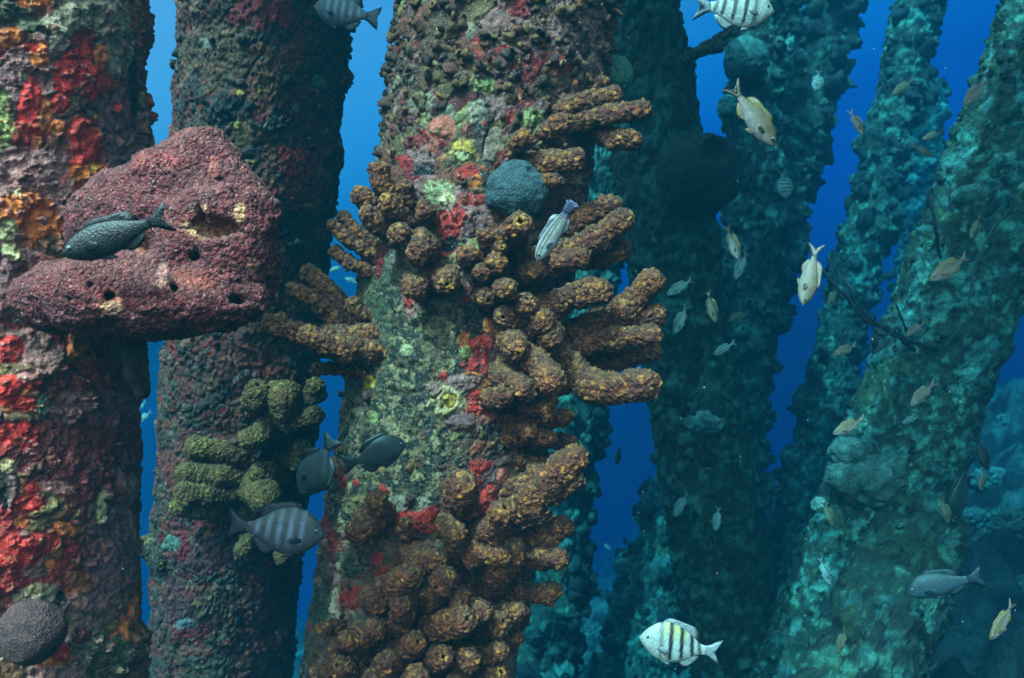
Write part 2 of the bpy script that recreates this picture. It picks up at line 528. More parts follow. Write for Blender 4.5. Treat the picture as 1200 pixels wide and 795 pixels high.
# --- left pile -------------------------------------------------
LEFT_PATCHES = [
 (45, 235, 70, 60, 'mauve', .004), (50, 195, 50, 22, 'mauve', .005), (35, 100, 50, 34, 'purple', .004), (140, 180, 20, 75, 'purple', .004),
 (85, 140, 22, 26, 'brown', .003), (8, 330, 14, 34, 'purple', .008, .3),
 (30, 22, 60, 20, 'dkgreen', .006, 1.0), (70, 42, 20, 10, 'black', .002), (112, 25, 52, 30, 'grey', .010, .5), (128, 66, 26, 34, 'grey', .008, .6), (68, 50, 12, 16, 'grey', .006),
 (40, 3, 26, 7, 'orange', .006), (14, 46, 18, 14, 'orange', .008, .5), (48, 68, 14, 16, 'orange', .008, .5), (36, 58, 8, 8, 'red', .003),
 (94, 62, 16, 26, 'red', .006), (84, 92, 18, 30, 'red', .006), (108, 96, 14, 34, 'red', .005), (116, 70, 10, 14, 'orange', .004),
 (36, 130, 18, 32, 'red', .008, .5), (48, 152, 16, 12, 'red', .008), (105, 166, 22, 28, 'red', .008, .5), (70, 122, 12, 14, 'red', .009, .3), (126, 98, 6, 10, 'red', .004),
 (140, 128, 7, 9, 'red', .004), (139, 97, 5, 7, 'orange', .004), (52, 140, 10, 22, 'orange', .004), (66, 152, 12, 8, 'orange', .004),
 (4, 128, 12, 30, 'green', .006, .5), (4, 165, 9, 12, 'green', .005), (28, 90, 6, 4, 'green', .003),
 (108, 200, 22, 13, 'orange', .007, .4), (117, 213, 10, 10, 'red', .006), (110, 196, 7, 5, 'yellow', .004),
 (35, 246, 42, 22, 'orange', .007, .6), (62, 268, 26, 26, 'orange', .005, .7), (22, 226, 6, 6, 'cream', .004), (52, 258, 6, 7, 'mauve', .006), (25, 250, 6, 4, 'mauve', .005),
 (12, 270, 13, 16, 'palegreen', .008, .5), (18, 292, 14, 12, 'palegreen', .006), (105, 232, 20, 16, 'black', .000, 1.0), (130, 225, 16, 12, 'brown', .003), (136, 240, 12, 10, 'red', .004),
 (156, 105, 5, 48, 'black', -.006, .3), (166, 40, 9, 40, 'maroon', .010, .4), (170, 125, 6, 24, 'deepred', .02, .3), (158, 20, 6, 20, 'rust', .006),  # black strip paints the shade of a groove
 (70, 290, 24, 18, 'brown', .006), (22, 345, 14, 14, 'maroon', .004),
 (100, 510, 80, 75, 'maroon', .003, .5), (95, 475, 60, 20, 'purple', .003, .6), (10, 410, 17, 18, 'red', .008, .4), (8, 452, 18, 14, 'red', .006), (20, 470, 22, 8, 'red', .006), (14, 500, 24, 14, 'red', .006),
 (32, 440, 18, 8, 'pink', .004), (36, 452, 12, 7, 'red', .004), (47, 475, 10, 14, 'teal', .006, .4), (60, 462, 8, 8, 'rust', .004), (34, 512, 12, 14, 'deepred', .004),
 (112, 563, 20, 26, 'maroon', .008, .4), (130, 640, 26, 60, 'purple', .003), (62, 572, 22, 9, 'pink', .005), (52, 590, 20, 14, 'olive', .006), (35, 588, 20, 9, 'red', .007), (38, 572, 10, 8, 'red', .005),
 (14, 605, 18, 14, 'deepred', .007), (16, 640, 24, 24, 'red', .006), (40, 632, 20, 14, 'red', .006), (58, 632, 8, 10, 'red', .004), (82, 640, 16, 12, 'deepred', .005), (76, 655, 8, 8, 'red', .004),
 (10, 680, 20, 14, 'deepred', .006), (20, 610, 8, 6, 'orange', .004), (46, 695, 32, 12, 'grey', .006), (40, 690, 12, 7, 'cream', .005), (95, 675, 20, 12, 'rust', .004), (100, 705, 24, 12, 'mauve', .005), (74, 700, 8, 10, 'black', -.004),  # the black spot paints the shade in a hole
 (64, 768, 18, 9, 'orange', .005), (70, 760, 10, 14, 'red', .004), (110, 755, 38, 30, 'dkgreen', .010, 1.0), (130, 775, 25, 16, 'dkgreen', .012, 1.0), (155, 770, 18, 35, 'brown', .02, .6), (90, 745, 10, 9, 'maroon', .006),
 (118, 594, 6, 22, 'palegreen', .008, .4), (5, 560, 10, 30, 'dark', .0), (12, 545, 12, 10, 'cream', .004),
]
def left_col(p):
    col, th = crust_cols(p, [('maroon', 2.4), ('purple', 2), ('brown', 1.8), ('mauve', 1.6), ('olive', 1.6), ('dark', 1), ('deepred', 1.2), ('rust', 1.6), ('orange', .7), ('grey', .7), ('red', .6)], 10, 101, relief=0.008)
    col, th = paint(p, col, th, LEFT_PATCHES, 105)
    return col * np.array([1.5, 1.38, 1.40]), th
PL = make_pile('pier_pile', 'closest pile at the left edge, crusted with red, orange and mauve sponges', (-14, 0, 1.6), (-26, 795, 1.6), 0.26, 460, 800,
               left_col, d_near(.012, 8, 1, .022, 9), group='piles of the pier', dense=True)

# --- centre pile -------------------------------------------------
CEN_PATCHES = [
 (640, 30, 45, 28, 'mauve', .004), (600, 120, 30, 20, 'mauve', .003), (500, 185, 24, 22, 'mauve', .004), (610, 10, 20, 12, 'deepred', .005), (655, 75, 12, 10, 'red', .005), (600, 135, 10, 8, 'red', .005),
 (590, 60, 10, 7, 'red', .004), (628, 75, 6, 14, 'deepred', .004), (615, 108, 7, 8, 'orange', .004), (612, 118, 10, 10, 'salmon', .004),
 (560, 98, 20, 10, 'green', .006), (622, 140, 14, 14, 'green', .005), (560, 132, 10, 14, 'grey', .004), (500, 120, 16, 10, 'grey', .004), (520, 135, 20, 14, 'grey', .003),
 (520, 152, 17, 15, 'salmon', .010, .25), (510, 172, 8, 8, 'salmon', .006), (545, 178, 13, 17, 'yellow', .010, .4), (545, 186, 9, 8, 'palegreen', .006),
 (550, 205, 13, 11, 'red', .007), (560, 215, 9, 8, 'orange', .006), (475, 190, 10, 8, 'red', .005), (485, 205, 14, 10, 'deepred', .006), (503, 200, 15, 10, 'black', .002),
 (520, 225, 20, 12, 'palegreen', .005), (545, 250, 30, 32, 'mauve', .005), (525, 232, 10, 8, 'cream', .005), (522, 268, 20, 30, 'red', .007, .6), (538, 255, 14, 14, 'red', .005), (556, 235, 16, 9, 'red', .005), (535, 295, 14, 8, 'red', .006),
 (530, 285, 9, 10, 'black', 0), (560, 265, 14, 12, 'purple', .005),
 (470, 345, 50, 30, 'dkgreen', .002), (480, 430, 80, 90, 'MOT', .002, .4), (430, 540, 60, 80, 'MOT', .002, .4), (480, 540, 60, 50, 'MOT', .002, .4), (425, 400, 30, 80, 'MOT2', .002, .4),
 (455, 300, 16, 16, 'maroon', .003), (447, 315, 6, 20, 'deepred', .004), (462, 308, 8, 12, 'grey', .004), (484, 346, 14, 26, 'pink', .005), (505, 320, 10, 10, 'palegreen', .005), (483, 355, 6, 10, 'red', .006), (517, 352, 20, 12, 'grey', .012, .5),
 (505, 315, 12, 6, 'red', .005), (512, 342, 8, 6, 'red', .005), (548, 350, 7, 6, 'red', .005), (545, 325, 10, 10, 'pink', .004), (540, 305, 10, 12, 'cream', .004),
 (560, 370, 18, 24, 'black', -.004, .8), (572, 380, 8, 10, 'orange', .006), (566, 400, 16, 10, 'red', .009, .5), (553, 412, 12, 18, 'red', .009, .6), (568, 420, 6, 16, 'red', .007), (545, 410, 8, 10, 'green', .005), (543, 395, 8, 8, 'orange', .004),
 (553, 438, 9, 8, 'orange', .007), (568, 450, 8, 14, 'orange', .005), (521, 438, 5, 6, 'red', .004), (546, 445, 24, 14, 'mauve', .006), (572, 478, 14, 14, 'salmon', .005), (565, 468, 16, 14, 'red', .008), (552, 475, 14, 8, 'red', .006), (545, 490, 10, 8, 'red', .006),
 (525, 468, 24, 22, 'cream', .014, .4), (527, 468, 9, 10, 'yellow', .010, .4), (510, 455, 10, 10, 'mauve', .008), (540, 495, 17, 13, 'purple', .012, .4), (575, 505, 16, 14, 'dark', .0, 1.0),
 (480, 408, 9, 8, 'palegreen', .006, .8), (438, 490, 5, 8, 'green', .004), (435, 450, 6, 10, 'yellow', .003),
 (575, 560, 16, 22, 'purple', .005), (560, 545, 12, 8, 'red', .006), (552, 560, 10, 16, 'red', .007), (570, 585, 12, 18, 'red', .008, .5), (585, 555, 8, 20, 'salmon', .008), (540, 545, 10, 10, 'black', 0),
 (390, 545, 10, 8, 'orange', .006), (402, 560, 9, 12, 'deepred', .006), (425, 585, 10, 7, 'red', .006), (448, 574, 9, 8, 'red', .006), (430, 590, 26, 14, 'olive', .005), (418, 565, 5, 4, 'red', .004),
 (482, 606, 30, 12, 'red', .009, .5), (500, 618, 20, 7, 'red', .008, .5), (505, 600, 9, 10, 'red', .007), (470, 590, 30, 10, 'grey', .004), (450, 640, 12, 10, 'mauve', .005), (505, 640, 14, 8, 'pink', .006),
 (388, 628, 8, 28, 'deepred', .008, .5), (445, 670, 9, 9, 'red', .006), (440, 655, 8, 6, 'red', .005), (430, 690, 22, 14, 'olive', .006), (413, 700, 16, 16, 'red', .012, .4), (352, 700, 7, 14, 'deepred', .012, .5), (362, 690, 6, 12, 'rust', .008),
 (380, 690, 16, 40, 'dkgreen', .004, 1.0), (410, 655, 16, 18, 'dkgreen', .004),
]
def cen_col(p):
    col, th = crust_cols(p, [('rust', 2.4), ('brown', 2.4), ('maroon', 1.4), ('olive', 1.6), ('mauve', 1.2), ('grey', 1.2), ('dark', .8), ('deepred', .5), ('green', .5)], 13, 201, relief=0.007)
    # bare mottled concrete: dark algal turf over pale silt
    q = p.P
    a = fbm(q * 26, 5, 231); b = fbm(q * 85, 3, 236)
    m1 = sstep(-0.06, 0.10, a * 0.7 + b * 0.8)[..., None]
    mot = C(58, 60, 44) * (1 - m1) + C(142, 130, 92) * m1
    m3 = sstep(0.18, 0.26, fbm(q * 60 + 9, 3, 239))[..., None]
    mot = mot * (1 - m3) + C(196, 188, 140) * m3
    mot = mot * .6
    mot2 = C(72, 84, 58) * (1 - m1) + C(96, 96, 64) * m1
    pts = []
    for pt in CEN_PATCHES:
        c = pt[4]
        if c == 'MOT': c = mot
        elif c == 'MOT2': c = mot2
        pts.append((*pt[:4], c, *pt[5:]))
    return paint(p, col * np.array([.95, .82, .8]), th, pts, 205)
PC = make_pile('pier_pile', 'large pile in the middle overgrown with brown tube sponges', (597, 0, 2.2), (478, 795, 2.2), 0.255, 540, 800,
               cen_col, d_near(.010, 8, 2, .014, 11), group='piles of the pier', dense=True)

# --- pile behind, between the left and the middle pile -------------------------------------------------
BACK_PATCHES = [
 (300, 20, 25, 25, 'deepred', .004), (330, 15, 16, 16, 'red', .004), (250, 60, 40, 40, 'brown', .003), (330, 75, 30, 22, 'rust', .004), (300, 110, 26, 22, 'rust', .004), (262, 130, 26, 30, 'dark', .003), (345, 195, 26, 22, 'red', .006), (335, 225, 20, 16, 'deepred', .006),
 (372, 207, 14, 14, 'rust', .008, .4), (371, 240, 9, 11, 'rust', .008, .4), (373, 98, 8, 8, 'teal', .004), (347, 126, 4, 6, 'cream', .006), (390, 148, 6, 4, 'cream', .006), (376, 155, 7, 5, 'salmon', .005), (283, 108, 5, 5, 'yellow', .004), (279, 148, 5, 5, 'yellow', .005), (305, 105, 4, 4, 'yellow', .004),
 (240, 50, 8, 7, 'grey', .005), (316, 146, 9, 10, 'teal', .004), (320, 200, 14, 26, 'rust', .004), (355, 295, 30, 50, 'dark', .003), (300, 440, 14, 12, 'deepred', .006), (305, 480, 12, 10, 'deepred', .006), (292, 445, 18, 14, 'purple', .004), (293, 620, 16, 10, 'red', .006), (245, 612, 16, 10, 'deepred', .006), (215, 640, 12, 16, 'deepred', .005),
 (203, 637, 10, 9, 'teal', .010, .4), (240, 655, 26, 16, 'maroon', .006), (205, 700, 20, 30, 'maroon', .006), (225, 740, 22, 18, 'deepred', .005), (222, 730, 12, 8, 'steel', .004),
]
def back_col(p):
    col, th = crust_cols(p, [('grey', .5), ('dark', 2.6), ('maroon', 1.8), ('brown', 1.4), ('rust', 1.0), ('dkgreen', 2.2), ('deepred', .8), ('olive', .8)], 12, 301, relief=0.008)
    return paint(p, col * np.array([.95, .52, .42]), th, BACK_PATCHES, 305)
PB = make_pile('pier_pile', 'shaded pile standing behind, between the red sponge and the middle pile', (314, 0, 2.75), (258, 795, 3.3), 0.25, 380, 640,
               back_col, d_near(.016, 7, 3, .03, 9, .006), group='piles of the pier', dense=True)

# --- far piles -------------------------------------------------
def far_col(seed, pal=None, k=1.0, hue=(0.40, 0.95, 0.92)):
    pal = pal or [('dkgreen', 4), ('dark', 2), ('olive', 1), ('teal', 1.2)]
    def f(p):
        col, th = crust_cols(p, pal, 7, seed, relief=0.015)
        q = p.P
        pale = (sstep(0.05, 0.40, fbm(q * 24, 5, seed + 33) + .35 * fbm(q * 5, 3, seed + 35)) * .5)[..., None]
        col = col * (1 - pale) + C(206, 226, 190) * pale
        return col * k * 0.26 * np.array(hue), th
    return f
GP = 'piles of the pier'
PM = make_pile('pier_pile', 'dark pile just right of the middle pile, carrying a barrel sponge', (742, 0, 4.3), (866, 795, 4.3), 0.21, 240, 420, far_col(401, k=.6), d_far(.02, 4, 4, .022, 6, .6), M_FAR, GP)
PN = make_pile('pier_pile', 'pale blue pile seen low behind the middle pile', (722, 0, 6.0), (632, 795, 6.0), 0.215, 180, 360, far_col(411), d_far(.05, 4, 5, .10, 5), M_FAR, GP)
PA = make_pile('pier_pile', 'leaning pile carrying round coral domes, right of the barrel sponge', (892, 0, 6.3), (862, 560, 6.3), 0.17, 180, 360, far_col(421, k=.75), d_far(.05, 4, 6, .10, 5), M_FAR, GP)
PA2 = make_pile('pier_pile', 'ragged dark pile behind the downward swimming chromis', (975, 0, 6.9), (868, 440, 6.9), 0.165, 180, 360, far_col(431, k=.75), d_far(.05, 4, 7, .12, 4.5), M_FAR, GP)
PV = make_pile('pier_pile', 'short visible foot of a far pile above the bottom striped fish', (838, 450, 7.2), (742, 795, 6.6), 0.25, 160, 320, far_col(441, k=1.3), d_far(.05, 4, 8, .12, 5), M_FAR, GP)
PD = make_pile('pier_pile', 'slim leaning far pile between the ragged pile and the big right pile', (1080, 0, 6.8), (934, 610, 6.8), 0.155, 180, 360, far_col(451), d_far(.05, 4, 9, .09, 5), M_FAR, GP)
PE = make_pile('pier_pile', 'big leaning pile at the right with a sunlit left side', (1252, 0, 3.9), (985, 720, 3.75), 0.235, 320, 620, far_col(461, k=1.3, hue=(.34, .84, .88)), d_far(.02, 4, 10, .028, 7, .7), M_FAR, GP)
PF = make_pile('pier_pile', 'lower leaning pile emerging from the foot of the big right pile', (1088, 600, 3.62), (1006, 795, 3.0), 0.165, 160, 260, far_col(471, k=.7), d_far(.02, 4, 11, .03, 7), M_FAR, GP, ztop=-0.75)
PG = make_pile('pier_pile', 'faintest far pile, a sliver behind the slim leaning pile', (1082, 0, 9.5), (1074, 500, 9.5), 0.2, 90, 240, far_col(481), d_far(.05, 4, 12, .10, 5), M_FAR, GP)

# ---------------------------------------------------------------- added slabs above the frame: shade far piles, slot lights the right pile
SHADE_Z = 2.78
M_SHADE_SLAB = crust_mat('shade_slab_concrete', .3, 12, 60, .5, .01)
def on_shade_plane(P):
    sd = np.array(sun_dir)
    q = np.asarray(P, float); q = q + sd * (SHADE_Z - q[2]) / sd[2]
    return q[:2]
def slab(name, poly, parent, z0=SHADE_Z, th=.25):
    n = len(poly)
    V = np.array([(x, y, z0) for x, y in poly] + [(x, y, z0 + th) for x, y in poly])
    me = bpy.data.meshes.new(name)
    me.from_pydata([tuple(v) for v in V], [], [tuple(range(n))[::-1], tuple(range(n, 2 * n))] + [(i, (i + 1) % n, n + (i + 1) % n, n + i) for i in range(n)])
    c = me.color_attributes.new('Col', 'FLOAT_COLOR', 'POINT')
    c.data.foreach_set('color', np.tile([*C(120, 122, 112), 1], 2 * n).astype(np.float32))
    me.materials.append(M_SHADE_SLAB)
    o = link(name, me, parent=parent); return tag(o, kind='structure')
def build_shade_deck():
    e0 = on_shade_plane(at(985, 720, 3.75)); e1 = on_shade_plane(at(1252, 0, 3.9))
    u = (e1 - e0) / np.linalg.norm(e1 - e0); nrm = np.array((-u[1], u[0]))
    g0 = e0 + nrm * .45; g1 = e0 + u * 1.75 + nrm * .45  # slot shaped so sun reaches only the right pile's left side
    root = empty('shade_deck', (0, 0, 0)); tag(root, 'unseen slabs added overhead to shade the far piles', 'deck', kind='structure')
    slab('shade_slab', [e0, (e0[0] + .2, min(.3, e0[1] - .3)), (4.6, .3), (4.6, e1[1])] + [tuple(e1)], root)
    gb = g0 + u * (.78 - g0[1]) / u[1]
    slab('shade_slab', [(gb[0] - .25, .78), tuple(gb), tuple(g1), (1.3, 6.6), (-.1, 3.7), (-1.2, 1.5)], root)
build_shade_deck()

# ---------------------------------------------------------------- small growth on the piles (nobody could count it)
def blob_batch(centers, dirs, rads, lens, seed, nu=9, nv=8, lump=0.25):
    """many small bent knobs in one vertex array"""
    n = len(centers)
    th = np.linspace(0, 2 * math.pi, nu, endpoint=False)
    ph = np.linspace(0.0, 1.0, nv)
    # profile: neck, swelling, rounded end
    prof = np.interp(ph, [0, .15, .55, .85, .96, 1], [.75, .85, 1.0, .8, .45, .02])
    axl = np.interp(ph, [0, .15, .55, .85, .96, 1], [-.25, 0, .55, .88, .98, 1.0])
    d = dirs / np.linalg.norm(dirs, axis=1)[:, None]
    a = np.cross(d, np.array([0.3, 0.2, 0.93])); a /= np.linalg.norm(a, axis=1)[:, None]
    b = np.cross(d, a)
    r = np.random.default_rng(seed + 1)
    a = a * r.uniform(.45, 1.1, (n, 1)); b = b * r.uniform(.6, 1.15, (n, 1))
    ring = (a[:, None, None, :] * np.cos(th)[None, None, :, None] + b[:, None, None, :] * np.sin(th)[None, None, :, None])
    P = centers[:, None, None, :] + d[:, None, None, :] * (axl[None, :, None, None] * lens[:, None, None, None]) \
        + ring * (prof[None, :, None, None] * rads[:, None, None, None])
    r = np.random.default_rng(seed)
    P = P + (vnoise(P / (rads.mean() * 0.9), seed) * lump)[..., None] * rads[:, None, None, None] * (ring + 0.4 * d[:, None, None, :])
    V = P.reshape(-1, 3)
    g = grid_faces(nu, nv, wrap_u=True)
    Fc = (g[None] + (np.arange(n) * nu * nv)[:, None, None]).reshape(-1, 4)
    return V, Fc, np.repeat(np.arange(n), nu * nv), np.tile(np.repeat(ph, nu), n)

def growth(p, name, n, sel, rr, lr, cols, seed, mat, up=0.25, side=0.6, **kw):
    r = np.random.default_rng(seed)
    P = p.V.reshape(-1, 3); Nn = p.N.reshape(-1, 3)
    w = sel(p).reshape(-1)
    # area weight: cells differ in size
    A = np.linalg.norm(np.gradient(p.P, axis=1), axis=-1) * np.linalg.norm(np.gradient(p.P, axis=0), axis=-1)
    w = w * A.reshape(-1)
    idx = r.choice(len(P), n, p=w / w.sum(), replace=False)
    rad = r.uniform(*rr, n) * r.uniform(0.6, 1.0, n); ln = r.uniform(*lr, n) * rad
    dirs = Nn[idx] + r.normal(0, side, (n, 3)) * 0.6 + np.array([0, 0, up])
    V, Fc, oid, ph = blob_batch(P[idx] - Nn[idx] * 0.006, dirs, rad, ln, seed, **kw)
    cc = np.array(cols)[r.integers(0, len(cols), n)] * r.uniform(0.7, 1.25, (n, 1))
    col = cc[oid] * (1 + 0.4 * fbm(V * 60, 3, seed + 3)[:, None]) * (0.85 + 0.3 * ph[:, None])
    o = link(name, mesh_np(name, V - p.A, Fc, mat, col), parent=p.o)
    tag(o, kind='stuff')
    return o

def sel_px(f, base=0.0):
    def s(p):
        X, Y = to_px(p.P)
        return np.where(np.cos(p.T) > -0.45, f(X, Y), base)
    return s
# upper middle pile: thick cover of rusty brown knobs, thinning out downwards
growth(PC, 'knobby_crust', 1150, sel_px(lambda X, Y: sstep(230, 60, Y) * (Y > -70) * np.where((X - 560) ** 2 / 40 ** 2 + (Y - 150) ** 2 / 45 ** 2 < 1, .15, 1.0) + 0.015), (.004, .017), (.9, 3.0),
       [C(104, 58, 36), C(118, 64, 38), C(84, 52, 36), C(108, 80, 44), C(78, 42, 34), C(130, 92, 50)], 501, M_SPONGE, side=1.0, nu=11, nv=9, lump=.55)
growth(PC, 'small_nubs', 320, sel_px(lambda X, Y: ((Y > 200) & (X > 540)) * 1.0 + 0.04), (.005, .011), (.8, 1.5),
       [C(112, 70, 46), C(130, 90, 50), C(96, 66, 50), C(150, 130, 90)], 503, M_SPONGE, nu=9, nv=8, lump=.35)
growth(PB, 'knobby_crust', 520, sel_px(lambda X, Y: 0.25 + (Y < 330) * 1.0), (.008, .02), (.8, 1.7), [C(70, 50, 40), C(46, 46, 40), C(84, 50, 36), C(56, 60, 44)], 505, M_SPONGE, lump=.35)
growth(PL, 'small_nubs', 260, sel_px(lambda X, Y: 0.3 + (X > 120) * 1.0), (.004, .010), (.6, 1.5), [C(110, 60, 56), C(124, 104, 112), C(120, 96, 60), C(150, 40, 36)], 507, M_SPONGE, lump=.35)
FARC = [C(12, 24, 22), C(18, 34, 28), C(10, 20, 18), C(32, 54, 44)]
def everywhere(p): return np.where(np.cos(p.T) > -0.3, 1.0, 0.25)
def right_side(p):
    return np.where(np.cos(p.T) > -0.4, 0.15, 0.05) + (np.abs(p.T - 1.2) < 0.75) * 0.6 + (np.abs(p.T + 1.2) < 0.75) * 0.6 * 0.5
for p, n, sel, rr, sd in ((PM, 500, everywhere, (.008, .028), 511), (PN, 420, right_side, (.02, .07), 512), (PA, 420, everywhere, (.02, .07), 513),
                          (PA2, 600, right_side, (.025, .10), 514), (PV, 380, everywhere, (.02, .08), 515), (PD, 450, right_side, (.02, .07), 516),
                          (PE, 800, everywhere, (.005, .022), 517), (PF, 200, everywhere, (.01, .03), 518), (PG, 160, everywhere, (.04, .1), 519)):
    growth(p, 'algae_growth', n, sel, rr, (.7, 1.7), FARC, sd, M_FAR, side=.9, nu=8, nv=7, lump=.8)

# ---------------------------------------------------------------- tube sponges
def catmull(pts, n):
    P = np.array(pts, float)
    P = np.vstack([2 * P[0] - P[1], P, 2 * P[-1] - P[-2]])
    out = []
    m = len(P) - 3
    for k in range(m):
        t = np.linspace(0, 1, n, endpoint=(k == m - 1))[:, None]
        p0, p1, p2, p3 = P[k], P[k + 1], P[k + 2], P[k + 3]
        out.append(0.5 * ((2 * p1) + (-p0 + p2) * t + (2 * p0 - 5 * p1 + 4 * p2 - p3) * t ** 2 + (-p0 + 3 * p1 - 3 * p2 + p3) * t ** 3))
    return np.vstack(out)

def resample(P, n):
    s = np.concatenate([[0], np.cumsum(np.linalg.norm(np.diff(P, axis=0), axis=1))])
    q = np.linspace(0, s[-1], n)
    return np.stack([np.interp(q, s, P[:, k]) for k in range(3)], 1), s[-1]

def sweep(P, R, ns):
    """rings round a path; returns centres frame arrays"""
    T = np.gradient(P, axis=0); T /= np.linalg.norm(T, axis=1)[:, None]
    a = np.cross(T[0], (0.31, 0.22, 0.92)); a /= np.linalg.norm(a)
    A = []
    for t in T:
        a = a - t * a.dot(t); a /= np.linalg.norm(a); A.append(a.copy())
    A = np.array(A); B = np.cross(T, A)
    return T, A, B

SP_BROWN = dict(bump=C(112, 56, 36), gap=C(206, 126, 40), alt=C(222, 150, 44), silt=C(118, 98, 70), tip=C(206, 164, 46))
SP_OLIVE = dict(bump=C(116, 84, 44), gap=C(140, 108, 40), alt=C(164, 130, 44), silt=C(108, 96, 66), tip=C(196, 196, 50))

def tube_mesh(name, pts, r, seed, pal=SP_BROWN, osc=True, taper=0.82, cell=0.0100, hgt=0.0056, r0=None):
    path = catmull(pts, 14)
    ns = max(28, min(88, int(2 * math.pi * r / 0.0027)))
    _, Ln = resample(path, 10)
    nl = max(10, min(130, int(Ln / 0.0028)))
    P, Ln = resample(path, nl)
    s = np.linspace(0, 1, nl)
    rg = np.random.default_rng(seed)
    wob = 1 + 0.07 * np.sin(s * Ln / r * 2.1 + rg.uniform(0, 6)) * (s > 0.1) + 0.04 * np.sin(s * Ln / r * 4.3 + rg.uniform(0, 6))
    R = r * (1.06 - (1.06 - taper) * s) * wob
    if r0: R = R * np.interp(s, [0, .35, 1], [r0 / r, 1, 1])
    T, A, B = sweep(P, R, ns)
    # end cap
    k = 14
    t0, a0, b0, re, pe = T[-1], A[-1], B[-1], R[-1], P[-1]
    if osc:
        ph = np.linspace(0, math.radians(76), k + 1)[1:]
        cr = np.cos(ph) * re; cz = np.sin(ph) * re * 0.85
        rr = cr[-1]
        cr = np.concatenate([cr, [rr * .78, rr * .62, rr * .52, rr * .42, rr * .02]]); cz = np.concatenate([cz, cz[-1] - re * np.array([.03, .22, .5, .8, .85])])
    else:
        ph = np.linspace(0, math.radians(89), k + 1)[1:]
        cr = np.cos(ph) * re; cz = np.sin(ph) * re * 0.9
    th = np.linspace(0, 2 * math.pi, ns, endpoint=False)
    ring = A[:, None] * np.cos(th)[None, :, None] + B[:, None] * np.sin(th)[None, :, None]
    body = P[:, None] + ring * R[:, None, None]
    rn = ring[-1]
    cap = pe + t0 * cz[:, None, None] + rn[None] * cr[:, None, None]
    V = np.concatenate([body, cap], 0)
    nc = len(cr)
    Nrm = np.concatenate([ring, np.stack([rn * max(cr[j], .05 * re) / re + t0 * cz[j] / re for j in range(nc)])], 0)
    Nrm /= np.linalg.norm(Nrm, axis=-1)[..., None]
    inside = np.zeros(V.shape[:2])
    if osc: inside[-4:] = 1
    # the sponge's knobbly skin
    q = V / cell
    w = np.stack([fbm(V / cell * 0.45 + j * 19, 2, seed + j) for j in range(3)], -1)
    f1, f2, cid = worley(q * np.array([1, 1, 1.0]) + w * 0.8, seed % 97)
    bump = hgt * (1.0 - 1.35 * f1 ** 1.4) * (0.55 + 0.9 * cid)
    # side buds and dents
    bud = np.zeros(V.shape[:2])
    for _ in range(int(rg.integers(2, 5))):
        c0 = P[int(rg.integers(nl // 4, nl))]; an = rg.uniform(0, 2 * math.pi)
        j0 = int(np.argmin(np.linalg.norm(P - c0, axis=1)))
        c1 = P[j0] + (A[j0] * math.cos(an) + B[j0] * math.sin(an)) * R[j0]
        bud += rg.choice([.45, .35, -.22]) * r * np.exp(-(np.linalg.norm(V - c1, axis=-1) / (.55 * r)) ** 2)
    big = bud + 0.12 * r * fbm(V / r * 0.9, 3, seed + 11)
    fine = 0.0011 * fbm(V * 420, 2, seed + 5)
    V = V + Nrm * ((bump + big + fine) * (1 - 0.85 * inside))[..., None]
    edge = sstep(0.16, 0.0, f2 - f1)
    n = fbm(V * 26, 3, seed + 21)
    col = np.broadcast_to(pal['bump'], V.shape).copy()
    e = (edge * 0.55 * sstep(-.15, .25, n))[..., None]; col = col * (1 - e) + pal['gap'] * e
    a = ((cid > 0.78) * sstep(-.1, .2, n + 0.15) * sstep(0.6, 0.3, f1))[..., None] * 0.8; col = col * (1 - a) + pal['alt'] * a
    sl = (sstep(0.15, 0.8, Nrm[..., 2] + 0.5 * fbm(V * 90, 2, seed + 31)) * 0.6)[..., None]; col = col * (1 - sl) + pal['silt'] * sl
    if osc:
        rim = np.zeros(V.shape[:2]); rim[-8:-4] = [[.35], [.75], [.9], [.8]]
        rim = (rim * (0.15 + 0.8 * (rg.random() < 0.5)))[..., None].clip(0, 1)
        col = col * (1 - rim) + pal['tip'] * rim
        col[-4:] = pal['bump'] * 0.45  # mouth lining darkened: shade of the hole put into the colour
    col = col * np.clip(1 + 0.35 * fbm(V * 150, 2, seed + 41), 0.4, 1.6)[..., None]
    nr_ = V.shape[0]
    Fc = grid_faces(ns, nr_, wrap_u=True)
    Vf = V.reshape(-1, 3)
    return Vf, Fc, col.reshape(-1, 3)

